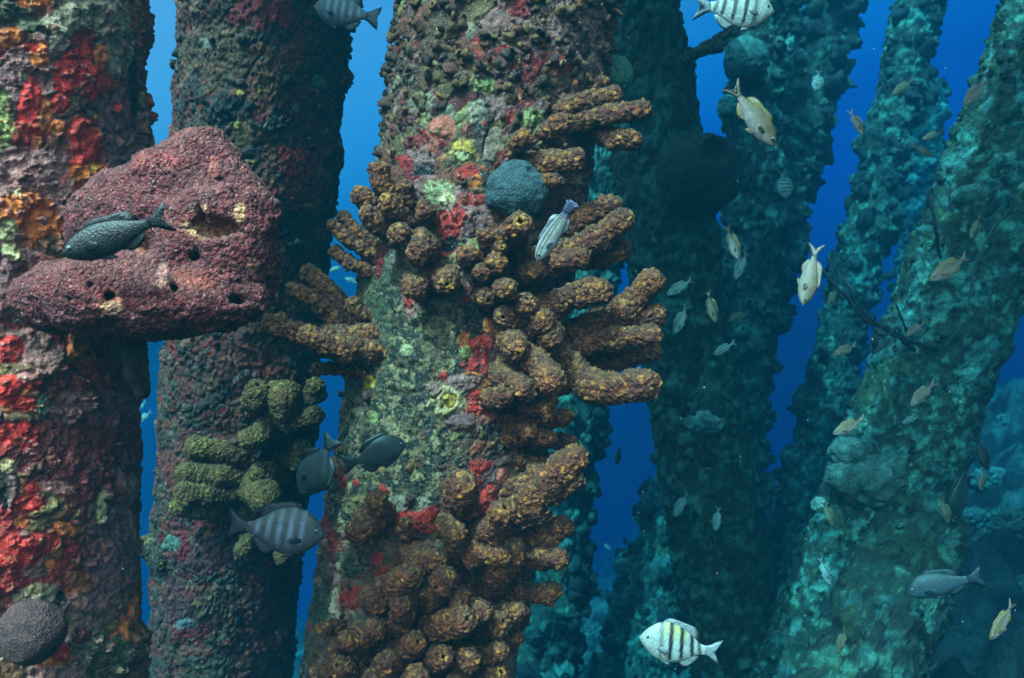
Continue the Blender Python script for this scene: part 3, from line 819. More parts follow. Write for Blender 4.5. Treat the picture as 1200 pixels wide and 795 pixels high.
_seed = [1000]
def tube_sponge(label, pile, tubes, pal=SP_BROWN, group=None, name='tube_sponge', mat=None):
    """tubes: (base px, py, tip px, py, radius px, metres towards the camera[, bend px across, opts])"""
    specs = []
    for t in tubes:
        bx, by, tx, ty, rp, tw = t[:6]
        bend = t[6] if len(t) > 6 else 0.0
        op = t[7] if len(t) > 7 else {}
        Pb, nb = pile_hit(pile, bx, by)
        Yb = op.get('Y', Pb[1])
        if 'Y' in op: Pb = at(bx, by, Yb)
        Pt = at(tx, ty, Yb - tw)
        mx, my = (bx + tx) / 2, (by + ty) / 2
        dx, dy = tx - bx, ty - by; l = max(math.hypot(dx, dy), 1)
        Pm = at(mx - dy / l * bend, my + dx / l * bend, Yb - tw * 0.62)
        r = 0.82 * rp / F_PX * (Yb - tw * .5)
        ax = Pt - Pm; ax /= np.linalg.norm(ax)
        Pt2 = Pt - ax * r * 0.75            # the cap reaches the tip
        start = Pb - (nb * 0.03 if 'Y' not in op else 0)
        specs.append((start, Pm, Pt2, r, op))
    root = empty(name, specs[0][0])
    o3 = specs[0][0]
    for (a, m_, b, r, op) in specs:
        _seed[0] += 7
        V, Fc, col = tube_mesh('tube', [a, m_, b], r, _seed[0], pal, op.get('osc', _seed[0] // 7 % 5 in (0, 2)), op.get('taper', .86))
        link('tube', mesh_np('tube', V - o3, Fc, mat or (M_OLIVE if pal is SP_OLIVE else M_TUBE), col), parent=root)
    tag(root, label, 'sponge', group)
    return root

GS = 'brown tube sponges on the middle pile'
Y0 = 2.05
tube_sponge('forked brown tube sponge below the blue coral head, top right of the middle pile', PC, [
    (655, 150, 762, 128, 14, .02, -4), (690, 150, 750, 166, 14, .08, 4, {'Y': 2.06}), (640, 140, 728, 110, 13, -.02, -5), (668, 130, 712, 92, 10, .03, -2, {'Y': 2.1}), (640, 158, 668, 140, 15, .08, 0)], group=GS)
tube_sponge('short brown sponge lump just above the grey ball sponge', PC, [
    (615, 192, 683, 186, 17, .05, 3), (610, 210, 658, 212, 11, .05, 2), (600, 175, 622, 158, 13, .06, 0)], group=GS)
tube_sponge('brown tube sponge whose fingers spread beside the striped parrotfish', PC, [
    (630, 290, 728, 238, 17, .0, -6), (625, 310, 740, 252, 18, .04, 6), (640, 300, 738, 290, 19, .08, 6, {'Y': 2.1}), (615, 320, 690, 300, 15, .07, 0)], group=GS)
tube_sponge('stubby brown sponge directly below the grey ball sponge', PC, [
    (598, 285, 610, 260, 20, .17, 0), (575, 292, 566, 272, 11, .09, 0), (580, 290, 588, 290, 12, .10, 0), (604, 300, 640, 300, 14, .06, 0)], group=GS)
tube_sponge('row of brown sponge knobs right of the bare concrete patch', PC, [
    (500, 335, 484, 338, 16, .10, 0), (520, 325, 524, 333, 18, .12, 0), (548, 308, 550, 296, 13, .09, 0), (560, 310, 566, 322, 12, .09, 0), (575, 318, 583, 306, 15, .11, 0),
    (590, 345, 592, 338, 17, .14, 0), (568, 345, 572, 352, 14, .08, 0), (612, 322, 632, 316, 16, .10, 0), (598, 368, 590, 372, 16, .11, 0)], group=GS)
tube_sponge('largest brown tube sponge, its arms reaching right like a hand', PC, [
    (625, 415, 716, 338, 20, .12, -26), (640, 405, 772, 322, 19, .08, 14), (650, 400, 782, 368, 19, .10, -8, {'Y': 2.1}), (650, 415, 774, 392, 15, .10, -6, {'Y': 2.05}), (660, 420, 774, 410, 14, .06, 8, {'Y': 2.12}),
    (640, 400, 772, 450, 23, .16, 30), (612, 400, 642, 372, 20, .13, -4), (612, 395, 618, 350, 18, .14, -3), (600, 405, 652, 455, 20, .16, -6), (595, 390, 608, 415, 19, .14, 0), (630, 380, 650, 400, 20, .15, 0)], group=GS)
tube_sponge('low brown sponge under the hand shaped one, beside the salmon patch', PC, [
    (580, 440, 622, 462, 18, .13, -4), (590, 468, 648, 486, 17, .10, -4), (585, 490, 672, 488, 13, .04, 5), (590, 515, 652, 514, 12, .06, -3), (575, 470, 596, 462, 14, .12, 0), (600, 500, 626, 508, 14, .09, 0), (605, 455, 668, 452, 12, .02, 3), (600, 520, 676, 520, 12, .0, -3), (600, 545, 662, 538, 11, -.01, 2), (610, 470, 650, 470, 14, .05, 0)], group=GS)
tube_sponge('long thick brown tube sponge pointing up right from the lower part of the pile', PC, [
    (555, 655, 684, 528, 23, .13, -4), (600, 590, 684, 562, 11, .05, 3), (605, 600, 668, 572, 10, .06, 2), (610, 610, 640, 600, 9, .07, 0), (590, 590, 640, 548, 14, .05, -3)], group=GS)
tube_sponge('pair of stout brown sponge stubs beside the lower red patches', PC, [
    (540, 600, 543, 562, 24, .14, 0), (560, 640, 592, 596, 19, .20, 3), (525, 610, 535, 632, 17, .12, 0)], group=GS)
tube_sponge('brown tube sponge with blunt fingers pointing right, at lower right of the pile', PC, [
    (585, 640, 668, 614, 16, .08, 4), (585, 665, 664, 655, 17, .10, -6), (575, 705, 606, 640, 19, .15, -6), (590, 690, 656, 692, 14, .07, 5), (580, 720, 612, 716, 14, .12, 0), (595, 640, 650, 605, 12, .02, 0)], group=GS)
tube_sponge('single greenish brown stub left of the big red patch near the bottom', PC, [
    (440, 590, 412, 632, 21, .12, -5), (450, 610, 440, 582, 15, .11, 0)], group=GS)
tube_sponge('grey dusted tube with a yellow mouth facing out, bottom of the middle pile', PC, [
    (430, 712, 488, 672, 19, .20, -3), (425, 705, 448, 700, 17, .12, 0)], group=GS)
tube_sponge('fat grey dusted sponge lying across above the yellow mouthed tube', PC, [
    (470, 655, 520, 662, 21, .12, -4), (530, 650, 598, 650, 18, .11, -3), (480, 640, 474, 610, 9, .08, 0)], group=GS)
tube_sponge('steep brown tube right of the yellow mouthed tube', PC, [
    (495, 730, 528, 672, 17, .15, -4), (465, 745, 470, 704, 16, .16, 3)], group=GS)
tube_sponge('bottom mass of stubby brown sponge tubes with dark open mouths', PC, [
    (500, 745, 548, 725, 22, .17, -4), (545, 725, 568, 715, 19, .15, 0), (540, 705, 538, 702, 13, .14, 0), (560, 740, 590, 728, 17, .12, 0), (410, 755, 443, 735, 17, .16, 0), (400, 735, 375, 738, 10, .09, 0),
    (440, 755, 400, 748, 16, .12, 0), (400, 765, 390, 762, 9, .10, 0), (470, 765, 490, 752, 18, .15, 0), (480, 785, 448, 775, 17, .16, 0), (505, 775, 520, 770, 18, .18, 0), (530, 790, 552, 770, 17, .17, 0), (545, 775, 590, 760, 16, .12, 3),
    (420, 790, 395, 780, 16, .12, 0), (380, 800, 378, 785, 14, .10, 0), (560, 795, 588, 788, 18, .14, 0), (440, 805, 440, 795, 17, .15, 0), (490, 805, 488, 792, 17, .17, 0), (575, 760, 612, 745, 12, .06, 0), (535, 812, 535, 800, 17, .17, 0)], group=GS)
tube_sponge('upright cluster of brown fingers on the upper left edge of the middle pile', PC, [
    (470, 245, 438, 190, 15, .05, -4), (468, 268, 417, 222, 15, .06, -4), (478, 282, 424, 246, 15, .11, -3), (485, 275, 450, 232, 15, .12, 0), (480, 262, 474, 214, 14, .10, 0), (492, 295, 462, 270, 17, .13, 0), (500, 282, 488, 298, 20, .13, 0), (500, 262, 498, 242, 13, .10, 0), (500, 300, 506, 285, 12, .10, 0)], group=GS)
tube_sponge('small thin brown fingers crossing the blue gap, left of the middle pile', PC, [
    (445, 308, 386, 260, 9, .02, -2), (442, 322, 388, 292, 9, .0, -3), (448, 300, 398, 250, 9, -.02, 0)], group=GS)
tube_sponge('brown tube sponge reaching left towards the red sponge', PC, [
    (425, 395, 356, 314, 15, -.02, 4, {'Y': 2.12}), (420, 395, 338, 336, 12, .0, 4, {'Y': 2.12}), (440, 392, 308, 378, 16, .03, -10), (445, 415, 350, 392, 16, .08, -4), (440, 420, 372, 408, 14, .02, 0), (435, 440, 366, 432, 9, .0, 3), (430, 375, 408, 352, 12, .03, 0)], group=GS)
GO = 'yellowish tube sponges on the shaded pile behind'
tube_sponge('yellowish tube with a bright mouth at its lower left, on the shaded pile', PB, [
    (330, 500, 283, 518, 18, .16, 0), (370, 505, 322, 517, 20, .14, -2), (315, 490, 376, 486, 16, .12, 3)], SP_OLIVE, GO)
tube_sponge('round yellowish sponge lump at the top of the cluster on the shaded pile', PB, [
    (330, 480, 336, 458, 26, .18, 0), (300, 475, 302, 452, 18, .12, 0), (360, 470, 372, 448, 16, .12, 0)], SP_OLIVE, GO)
tube_sponge('stack of three olive tubes pointing left on the shaded pile', PB, [
    (315, 545, 218, 522, 18, .10, 5), (310, 565, 208, 552, 16, .13, 0), (280, 588, 206, 574, 16, .14, 0), (280, 602, 200, 594, 14, .12, 0), (330, 560, 296, 552, 17, .16, 0)], SP_OLIVE, GO)
tube_sponge('drooping olive sponge fingers behind the banded dark fish', PB, [
    (300, 620, 278, 652, 12, .10, 0), (330, 630, 330, 660, 11, .12, 0), (345, 620, 350, 645, 13, .10, 0), (340, 545, 360, 520, 18, .12, 0), (300, 570, 318, 590, 26, .13, 0)], SP_OLIVE, GO)
tube_sponge('dark brown stub bridging the lower blue gap beside the left pile', PB, [
    (185, 642, 138, 640, 17, .0, 0, {'osc': False}), (190, 652, 172, 655, 15, .04, 0, {'osc': False})], dict(SP_BROWN, bump=C(80, 60, 44), silt=C(80, 78, 60)))
tube_sponge('forked dark sponge sticking out behind the top striped fish', PM, [
    (795, 75, 858, 36, 7, .0, 0, {'osc': False}), (800, 72, 848, 54, 8, .05, -3, {'osc': False})], dict(SP_OLIVE, bump=C(60, 66, 54), gap=C(60, 66, 54), alt=C(70, 80, 60), silt=C(70, 80, 64)), name='branching_sponge')

# ---------------------------------------------------------------- implicit shapes
def surface_net(f, lo, hi, step):
    lo = np.array(lo, float); hi = np.array(hi, float)
    n = np.ceil((hi - lo) / step).astype(int) + 1
    ax = [lo[k] + np.arange(n[k]) * step for k in range(3)]
    G = np.stack(np.meshgrid(*ax, indexing='ij'), -1)
    D = f(G)
    ins = D < 0
    c = np.zeros(tuple(n - 1), int)
    for i in (0, 1):
        for j in (0, 1):
            for k in (0, 1):
                c += ins[i:n[0] - 1 + i, j:n[1] - 1 + j, k:n[2] - 1 + k]
    act = (c > 0) & (c < 8)
    vid = np.full(act.shape, -1); I = np.argwhere(act); vid[act] = np.arange(len(I))
    acc = np.zeros((len(I), 3)); cnt = np.zeros(len(I))
    corners = [(i, j, k) for i in (0, 1) for j in (0, 1) for k in (0, 1)]
    for a in corners:
        for b in corners:
            if sum(b) - sum(a) == 1 and all(y >= x for x, y in zip(a, b)):
                ia = I + a; ib = I + b
                da = D[tuple(ia.T)]; db = D[tuple(ib.T)]
                m = (da < 0) != (db < 0)
                t = np.where(m, da / np.where(m, da - db, 1), 0)
                acc += m[:, None] * (np.array(a) + t[:, None] * (np.array(b) - np.array(a)))
                cnt += m
    V = lo + (I + acc / cnt[:, None]) * step
    Fs = []
    for axis in range(3):
        u, v = [(1, 2), (2, 0), (0, 1)][axis]
        sl0 = [slice(None)] * 3; sl1 = [slice(None)] * 3
        sl0[axis] = slice(0, n[axis] - 1); sl1[axis] = slice(1, n[axis])
        s0 = ins[tuple(sl0)]; s1 = ins[tuple(sl1)]
        E = np.argwhere(s0 != s1)
        E = E[(E[:, u] > 0) & (E[:, v] > 0) & (E[:, u] < n[u] - 1) & (E[:, v] < n[v] - 1)]
        fl = s0[tuple(E.T)]
        du = np.zeros(3, int); du[u] = 1; dv = np.zeros(3, int); dv[v] = 1
        q = [vid[tuple((E - du - dv).T)], vid[tuple((E - dv).T)], vid[tuple(E.T)], vid[tuple((E - du).T)]]
        Q = np.stack(q, 1)
        Q[~fl] = Q[~fl][:, ::-1]
        Fs.append(Q)
    return V, np.concatenate(Fs)

def vnormals(V, Fc):
    N = np.zeros_like(V)
    a = np.cross(V[Fc[:, 2]] - V[Fc[:, 0]], V[Fc[:, 3]] - V[Fc[:, 1]])
    for k in range(4): np.add.at(N, Fc[:, k], a)
    return N / (np.linalg.norm(N, axis=1)[:, None] + 1e-12)

def smin(a, b, k):
    h = np.clip(0.5 + 0.5 * (b - a) / k, 0, 1)
    return b * (1 - h) + a * h - k * h * (1 - h)
def smax(a, b, k): return -smin(-a, -b, k)
def ell(G, c, r):
    q = (G - c) / np.array(r)
    k0 = np.linalg.norm(q, axis=-1); k1 = np.linalg.norm(q / np.array(r), axis=-1) + 1e-9
    return k0 * (k0 - 1) / k1
def cap(G, a, b, ra, rb=None):
    rb = ra if rb is None else rb
    a = np.array(a); b = np.array(b); ab = b - a
    t = np.clip(((G - a) @ ab) / ab.dot(ab), 0, 1)
    return np.linalg.norm(G - a - t[..., None] * ab, axis=-1) - (ra + (rb - ra) * t)

M_BALL = crust_mat('ball_sponge_skin', .3, 60, 300, .8, .003, rough=.85, grains=.08, tint=(.62, .56, .52), cells=240, cell_mix=0.0, vary=.3)
# --- the big red sponge on the left pile
def red_sponge():
    Yc = 1.34
    PITS = [(188, 350, 3, 0), (172, 365, 4, -.02), (262, 322, 4, -.01), (290, 300, 3, 0), (205, 205, 4, .02), (222, 190, 3, .0), (90, 350, 4, .0), (240, 345, 3, 0), (275, 350, 5, -.02), (180, 240, 5, .04), (298, 272, 4, .0), (110, 335, 3, -.03), (150, 372, 3, -.03), (230, 300, 5, -.02)]
    m = Yc / F_PX
    def p(x, y, dy=0.0): return at(x, y, Yc + dy) * np.array([1, 0, 1]) + np.array([0, Yc + dy, 0])
    def f(G):
        G = G + 0.010 * np.stack([fbm(G * 11 + k * 9, 2, 600 + k) for k in range(3)], -1)
        d = ell(G, p(255, 300, .02), (66 * m, .085, 92 * m))                                   # right lobe
        d = smin(d, cap(G, p(178, 198, .06), p(240, 186, .02), 24 * m, 36 * m), .03)          # upper arm
        d = smin(d, cap(G, p(240, 186, .02), p(292, 250, .0), 34 * m, 30 * m), .025)
        d = smin(d, cap(G, p(190, 200, .03), p(200, 262, .03), 30 * m), .02)
        d = smin(d, ell(G, p(150, 262, .08), (70 * m, .08, 70 * m)), .03)                      # body towards the pile
        low = ell(G, p(135, 345, -.02), (92 * m, .085, 47 * m))                                # lower lobe
        low = smin(low, ell(G, p(225, 355, -.01), (86 * m, .08, 42 * m)), .03)
        d = smin(d, low, .018)
        lip = ell(G, p(70, 352, .03), (44 * m, .07, 44 * m))                                   # folded lip at the left
        d = smin(d, lip, .008)
        # folds and hollows
        d = smax(d, -cap(G, p(92, 290, -.085), p(222, 302, -.070), 11 * m, 13 * m), .012)
        d = smax(d, -ell(G, p(246, 262, -.085), (30 * m, .07, 16 * m)), .010)
        d = smax(d, -ell(G, p(228, 250, -.08), (12 * m, .06, 22 * m)), .008)
        d = smax(d, -cap(G, p(258, 207, -.03), p(290, 244, -.05), 6 * m, 8 * m), .008)
        d = smax(d, -cap(G, p(130, 350, -.15), p(134, 345, .02), 12 * m, 9 * m), .012)
        d = smax(d, -cap(G, p(207, 338, -.15), p(207, 337, .02), 5 * m), .005)
        d = smax(d, -cap(G, p(226, 265, -.2), p(226, 262, .02), 4.5 * m), .004)
        d = smax(d, -cap(G, p(56, 318, -.12), p(96, 398, -.10), 5 * m), .012)
        for hx, hy, hr, hd in PITS:
            d = smax(d, -cap(G, p(hx, hy, -.16), p(hx, hy, hd), hr * m), .005)
        rb = (fbm(G * 9, 3, 617) * .012 + fbm(G * 34, 3, 611) * .004 + np.abs(fbm(G * np.array([16, 16, 42]), 3, 615)) * .007)
        return d - rb
    cs = np.array([p(x, y, e) for x in (0, 345) for y in (430, 125) for e in (-.16, .2)])
    lo, hi = cs.min(0), cs.max(0)
    V, Fc = surface_net(f, lo, hi, .0030)
    N = vnormals(V, Fc)
    w1, w2, wid = worley(V / .0085, 620)
    V = V + N * (.0030 * (1 - w1 * 1.3) + .0016 * fbm(V * 260, 2, 622))[:, None]
    X, Y = to_px(V)
    n = fbm(V * 24, 4, 630); n2 = fbm(V * 70, 3, 633)
    col = C(100, 40, 44) * (1 + .45 * n2[:, None])
    k = sstep(-.1, .25, n)[:, None] * .5; col = col * (1 - k) + C(128, 68, 66) * k
    k = sstep(.12, .3, fbm(V * 40 + 3, 3, 635))[:, None] * .7; col = col * (1 - k) + C(92, 40, 46) * k
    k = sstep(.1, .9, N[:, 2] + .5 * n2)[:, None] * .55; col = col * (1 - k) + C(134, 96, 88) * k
    front = N[:, 1] < .3
    def pt(cx, cy, rx, ry, c, a=.9):
        nonlocal col
        d = np.sqrt(((X - cx) / rx + n2 * .5) ** 2 + ((Y - cy) / ry + n * .6) ** 2)
        kk = (sstep(1.1, .8, d) * front * (V[:, 1] < Yc + .06))[:, None] * a
        col = col * (1 - kk) + c * (1 + .4 * n2[:, None]) * kk
    pt(128, 352, 20, 18, C(206, 140, 120)); pt(132, 360, 13, 9, C(222, 200, 150)); pt(118, 345, 7, 6, C(200, 110, 100))
    pt(245, 268, 32, 12, C(206, 180, 130)); pt(280, 250, 8, 12, C(210, 184, 130)); pt(232, 244, 9, 7, C(200, 176, 130)); pt(240, 255, 22, 10, C(140, 70, 58), .7)
    pt(250, 195, 7, 14, C(170, 100, 90)); pt(185, 188, 30, 12, C(172, 96, 92), .6); pt(228, 330, 26, 16, C(160, 92, 70), .6); pt(190, 320, 7, 18, C(196, 160, 140), .6); pt(165, 290, 9, 8, C(160, 110, 70), .7)
    pt(297, 312, 8, 8, C(190, 150, 120), .7)
    o3 = p(160, 280, .1)
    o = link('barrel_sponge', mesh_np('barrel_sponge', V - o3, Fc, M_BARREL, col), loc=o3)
    tag(o, 'huge folded maroon red sponge bulging from the left pile', 'sponge')
    # the lobe hanging under it
    def g(G): return smin(cap(G, p(160, 400, .12), p(168, 455, .14), 16 * m, 13 * m), cap(G, p(150, 400, .12), p(155, 440, .12), 18 * m, 12 * m), .01) - fbm(G * 40, 2, 640) * .004
    V, Fc = surface_net(g, p(125, 480, .05) * np.array([1, 1, 1]), p(195, 385, .22), .004)
    c2 = C(70, 60, 56) * (1 + .4 * fbm(V * 60, 3, 641)[:, None])
    o2 = link('hanging_lobe', mesh_np('hanging_lobe', V - o3, Fc, M_SPONGE, c2), parent=o)
red_sponge()

def mound(name, label, cat, px, py, Y, r, col, seed, bump=.004, cell=.02, big=.08, osc=None, group=None, mat=None, step=None, flat=None, fleck=None):
    """rounded sponge or coral head; r = (px, m, px)"""
    m = Y / F_PX
    c = at(px, py, Y); R = np.array((r[0] * m, r[1], r[2] * m))
    st = step or max(R) / 26
    def f(G):
        d = ell(G, c, R) - big * R.min() * fbm((G - c) / R.min() * 1.3, 3, seed)
        for o in (osc or []):
            a = at(o[0], o[1], Y - R[1] * 1.3); b = at(o[0], o[1], Y - R[1] * o[3])
            d = smax(d, -cap(G, a, b, o[2] * m), .15 * o[2] * m + .003)
        return d
    V, Fc = surface_net(f, c - R * 1.3, c + R * 1.3, st)
    N = vnormals(V, Fc)
    f1, f2, cid = worley((V - c) / cell, seed + 1)
    V2 = V + N * (bump * (1 - 1.4 * f1) + bump * .5 * fbm(V / cell * 2, 2, seed + 2))[:, None]
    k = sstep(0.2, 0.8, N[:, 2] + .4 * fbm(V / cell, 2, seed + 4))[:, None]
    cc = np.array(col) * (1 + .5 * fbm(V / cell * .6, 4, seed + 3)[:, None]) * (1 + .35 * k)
    if fleck is not None:
        q = (sstep(.35, .15, f1) * (cid > .5))[:, None]; cc = cc * (1 - q) + fleck * q
    o = link(name, mesh_np(name, V2 - c, Fc, mat or M_FAR, cc), loc=c)
    return tag(o, label, cat, group)

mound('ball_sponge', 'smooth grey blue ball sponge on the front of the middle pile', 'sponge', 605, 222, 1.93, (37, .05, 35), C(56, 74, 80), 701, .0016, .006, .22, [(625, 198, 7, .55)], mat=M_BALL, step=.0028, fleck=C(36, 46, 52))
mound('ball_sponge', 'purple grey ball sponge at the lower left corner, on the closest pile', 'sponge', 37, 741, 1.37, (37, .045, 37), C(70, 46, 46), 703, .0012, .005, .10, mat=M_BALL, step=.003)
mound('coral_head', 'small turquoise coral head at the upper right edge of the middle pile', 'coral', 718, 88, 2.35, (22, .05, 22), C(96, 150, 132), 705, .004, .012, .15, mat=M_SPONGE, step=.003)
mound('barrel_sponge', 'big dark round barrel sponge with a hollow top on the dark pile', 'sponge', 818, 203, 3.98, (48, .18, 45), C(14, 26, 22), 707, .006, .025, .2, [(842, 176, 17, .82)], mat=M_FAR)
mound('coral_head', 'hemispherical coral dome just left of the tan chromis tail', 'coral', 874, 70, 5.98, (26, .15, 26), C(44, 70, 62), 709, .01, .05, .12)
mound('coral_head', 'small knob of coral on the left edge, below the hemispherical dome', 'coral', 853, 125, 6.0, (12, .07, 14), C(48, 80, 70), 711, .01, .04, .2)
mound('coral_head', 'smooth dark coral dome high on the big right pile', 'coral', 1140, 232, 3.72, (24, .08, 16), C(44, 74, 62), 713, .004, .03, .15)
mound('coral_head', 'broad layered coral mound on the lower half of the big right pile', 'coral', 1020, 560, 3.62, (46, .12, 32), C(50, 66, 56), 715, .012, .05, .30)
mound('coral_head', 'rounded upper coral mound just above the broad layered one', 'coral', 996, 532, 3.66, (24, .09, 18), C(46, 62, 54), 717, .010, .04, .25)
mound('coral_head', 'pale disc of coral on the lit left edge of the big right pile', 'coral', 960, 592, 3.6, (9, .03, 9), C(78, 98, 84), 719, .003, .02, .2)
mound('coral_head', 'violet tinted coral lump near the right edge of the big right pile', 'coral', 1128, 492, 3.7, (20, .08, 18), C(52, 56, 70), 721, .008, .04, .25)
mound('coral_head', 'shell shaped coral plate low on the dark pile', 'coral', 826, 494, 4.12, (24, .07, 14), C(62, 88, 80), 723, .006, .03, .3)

# ---------------------------------------------------------------- fish
M_EYE = plain_mat('fish_eye', (0.012, 0.012, 0.014), 0.12, 0.6)
M_EYERING = plain_mat('eye_ring', (0.10, 0.10, 0.09), 0.3, 0.5)

SHAPES = {  # upper and lower outline of the body along its length (0 nose .. 1 root of the tail), half width
 'deep':  (([0, .04, .12, .25, .42, .6, .78, .92, 1], [.012, .06, .15, .235, .265, .235, .15, .07, .06]), ([0, .04, .12, .25, .42, .6, .78, .92, 1], [.012, .05, .12, .195, .235, .215, .13, .06, .055]), .085),
 'slim':  (([0, .04, .12, .28, .45, .65, .82, .94, 1], [.010, .045, .09, .135, .15, .125, .075, .042, .04]), ([0, .04, .12, .28, .45, .65, .82, .94, 1], [.010, .04, .085, .135, .15, .12, .07, .04, .038]), .065),
 'wrasse': (([0, .04, .12, .28, .45, .65, .82, .94, 1], [.014, .045, .085, .115, .12, .11, .085, .062, .06]), ([0, .04, .12, .28, .45, .65, .82, .94, 1], [.014, .045, .085, .118, .125, .11, .08, .06, .058]), .065),
 'snapper': (([0, .04, .12, .25, .42, .6, .78, .92, 1], [.014, .055, .125, .19, .20, .165, .105, .055, .05]), ([0, .04, .12, .25, .42, .6, .78, .92, 1], [.016, .045, .08, .12, .135, .12, .085, .048, .045]), .085),
}
def stripes(u, bars):
    m = np.zeros_like(u)
    for c, w in bars: m = np.maximum(m, sstep(w, w * .6, np.abs(u - c)))
    return m

def sk_sergeant(u, v, n):
    col = C(196, 214, 206) * np.ones(u.shape + (1,))
    t = sstep(.15, .8, v)[..., None] * (sstep(.25, .4, u) * sstep(.8, .6, u))[..., None] * .8
    col = col * (1 - t) + C(206, 204, 96) * t
    h = sstep(.3, .1, u)[..., None] * .5; col = col * (1 - h) + C(150, 166, 152) * h
    w = .028 * (1.15 - .5 * np.clip(-v, 0, 1)); s = u + .03 * v
    b = np.maximum.reduce([stripes(s, [(c, 1e-3)]) for c in (.33,)])
    b = np.zeros_like(u)
    for c, k in ((.33, .6), (.475, 1.), (.64, 1.), (.80, 1.), (.915, .8)):
        b = np.maximum(b, k * sstep(w * 1.15, w * .75, np.abs(s - c)) * sstep(-.92, -.7, v))
    return col * (1 - b[..., None]) + C(28, 30, 32) * b[..., None]
def sk_dark(u, v, n):
    col = C(92, 90, 98) * np.ones(u.shape + (1,))
    b = np.zeros_like(u)
    for c in (.30, .44, .58, .72, .86): b = np.maximum(b, sstep(.05, .01, np.abs(u - c + .02 * v)) * .8)
    b = (b * sstep(-.5, .3, v + .35))[..., None]
    col = col * (1 - b) + C(176, 188, 214) * b
    k = sstep(.2, .95, v)[..., None] * .5; return col * (1 - k) + C(96, 108, 84) * k
def sk_dusky(u, v, n):
    t = sstep(-.2, .7, v)[..., None]
    return (C(76, 86, 88) * (1 - t) + C(46, 58, 54) * t) * (1 + .2 * n[..., None])
def sk_chromis(u, v, n):
    t = sstep(-.5, .5, v)[..., None]
    return C(196, 170, 160) * (1 - t) + C(140, 110, 66) * t
def sk_pale(u, v, n):
    t = sstep(-.3, .4, v)[..., None]
    return C(184, 160, 140) * (1 - t) + C(140, 112, 80) * t
def sk_teal(u, v, n):
    t = sstep(-.3, .6, v)[..., None]
    return C(170, 206, 196) * (1 - t) + C(110, 150, 130) * t
def sk_olive(u, v, n):
    t = sstep(-.4, .5, v)[..., None]
    return C(140, 128, 92) * (1 - t) + C(92, 84, 54) * t
def sk_black(u, v, n): return (C(13, 12, 14) * (1 - .3 * sstep(-.2, .6, v)[..., None])) * (1 + .35 * n[..., None])
def sk_parrot(u, v, n):
    col = C(214, 208, 196) * np.ones(u.shape + (1,))
    for c, w, cc in ((.72, .2, C(110, 106, 108)), (.30, .10, C(70, 62, 62))):
        k = sstep(w, w * .6, np.abs(v - c))[..., None]; col = col * (1 - k) + cc * k
    k = sstep(.85, 1, u)[..., None]; return col * (1 - k) + C(110, 116, 150) * k
def sk_snapper(u, v, n):
    t = sstep(-.5, .6, v)[..., None]
    col = C(84, 100, 112) * (1 - t) + C(44, 58, 54) * t
    k = (sstep(.03, .015, np.abs(((v * 3.5) % 1) - .5) / 3.5) * .3)[..., None]
    return col * (1 - k) + C(110, 104, 60) * k

SPECIES = {  # shape, skin, fin colour, tail colour, forked, finned up
 'sergeant': ('deep', sk_sergeant, C(150, 164, 166), C(150, 166, 170), .55), 'dark': ('deep', sk_dark, C(60, 62, 70), C(66, 58, 66), .35),
 'dusky': ('deep', sk_dusky, C(56, 66, 66), C(60, 70, 72), .35), 'chromis': ('slim', sk_chromis, C(170, 140, 80), C(160, 130, 110), .8), 'pale': ('slim', sk_pale, C(170, 150, 130), C(176, 150, 136), .8),
 'teal': ('slim', sk_teal, C(140, 180, 170), C(120, 160, 150), .8), 'olive': ('slim', sk_olive, C(130, 120, 60), C(120, 110, 60), .7),
 'black': ('slim', sk_black, C(13, 12, 14), C(12, 12, 14), .5), 'parrot': ('wrasse', sk_parrot, C(170, 160, 170), C(120, 122, 160), .1), 'snapper': ('snapper', sk_snapper, C(50, 62, 66), C(48, 60, 66), .45),
}

def fin_sheet(out, thick, cfun):
    """a fin: closed outline in the x-z plane with a lens-like section"""
    out = np.array(out, float)
    n = len(out)
    c = out.mean(0)
    V = [(x, 0, z) for x, z in out] + [(c[0] + (x - c[0]) * .6, thick, c[1] + (z - c[1]) * .6) for x, z in out] + [(c[0] + (x - c[0]) * .6, -thick, c[1] + (z - c[1]) * .6) for x, z in out]
    V += [(c[0], thick, c[1]), (c[0], -thick, c[1])]
    F4 = []; F3 = []
    for i in range(n):
        j = (i + 1) % n
        F4.append((i, j, n + j, n + i)); F4.append((j, i, 2 * n + i, 2 * n + j))
        F3.append((n + i, n + j, 3 * n)); F3.append((2 * n + j, 2 * n + i, 3 * n + 1))
    V = np.array(V)
    return V, np.array(F4), np.array(F3), cfun(V)

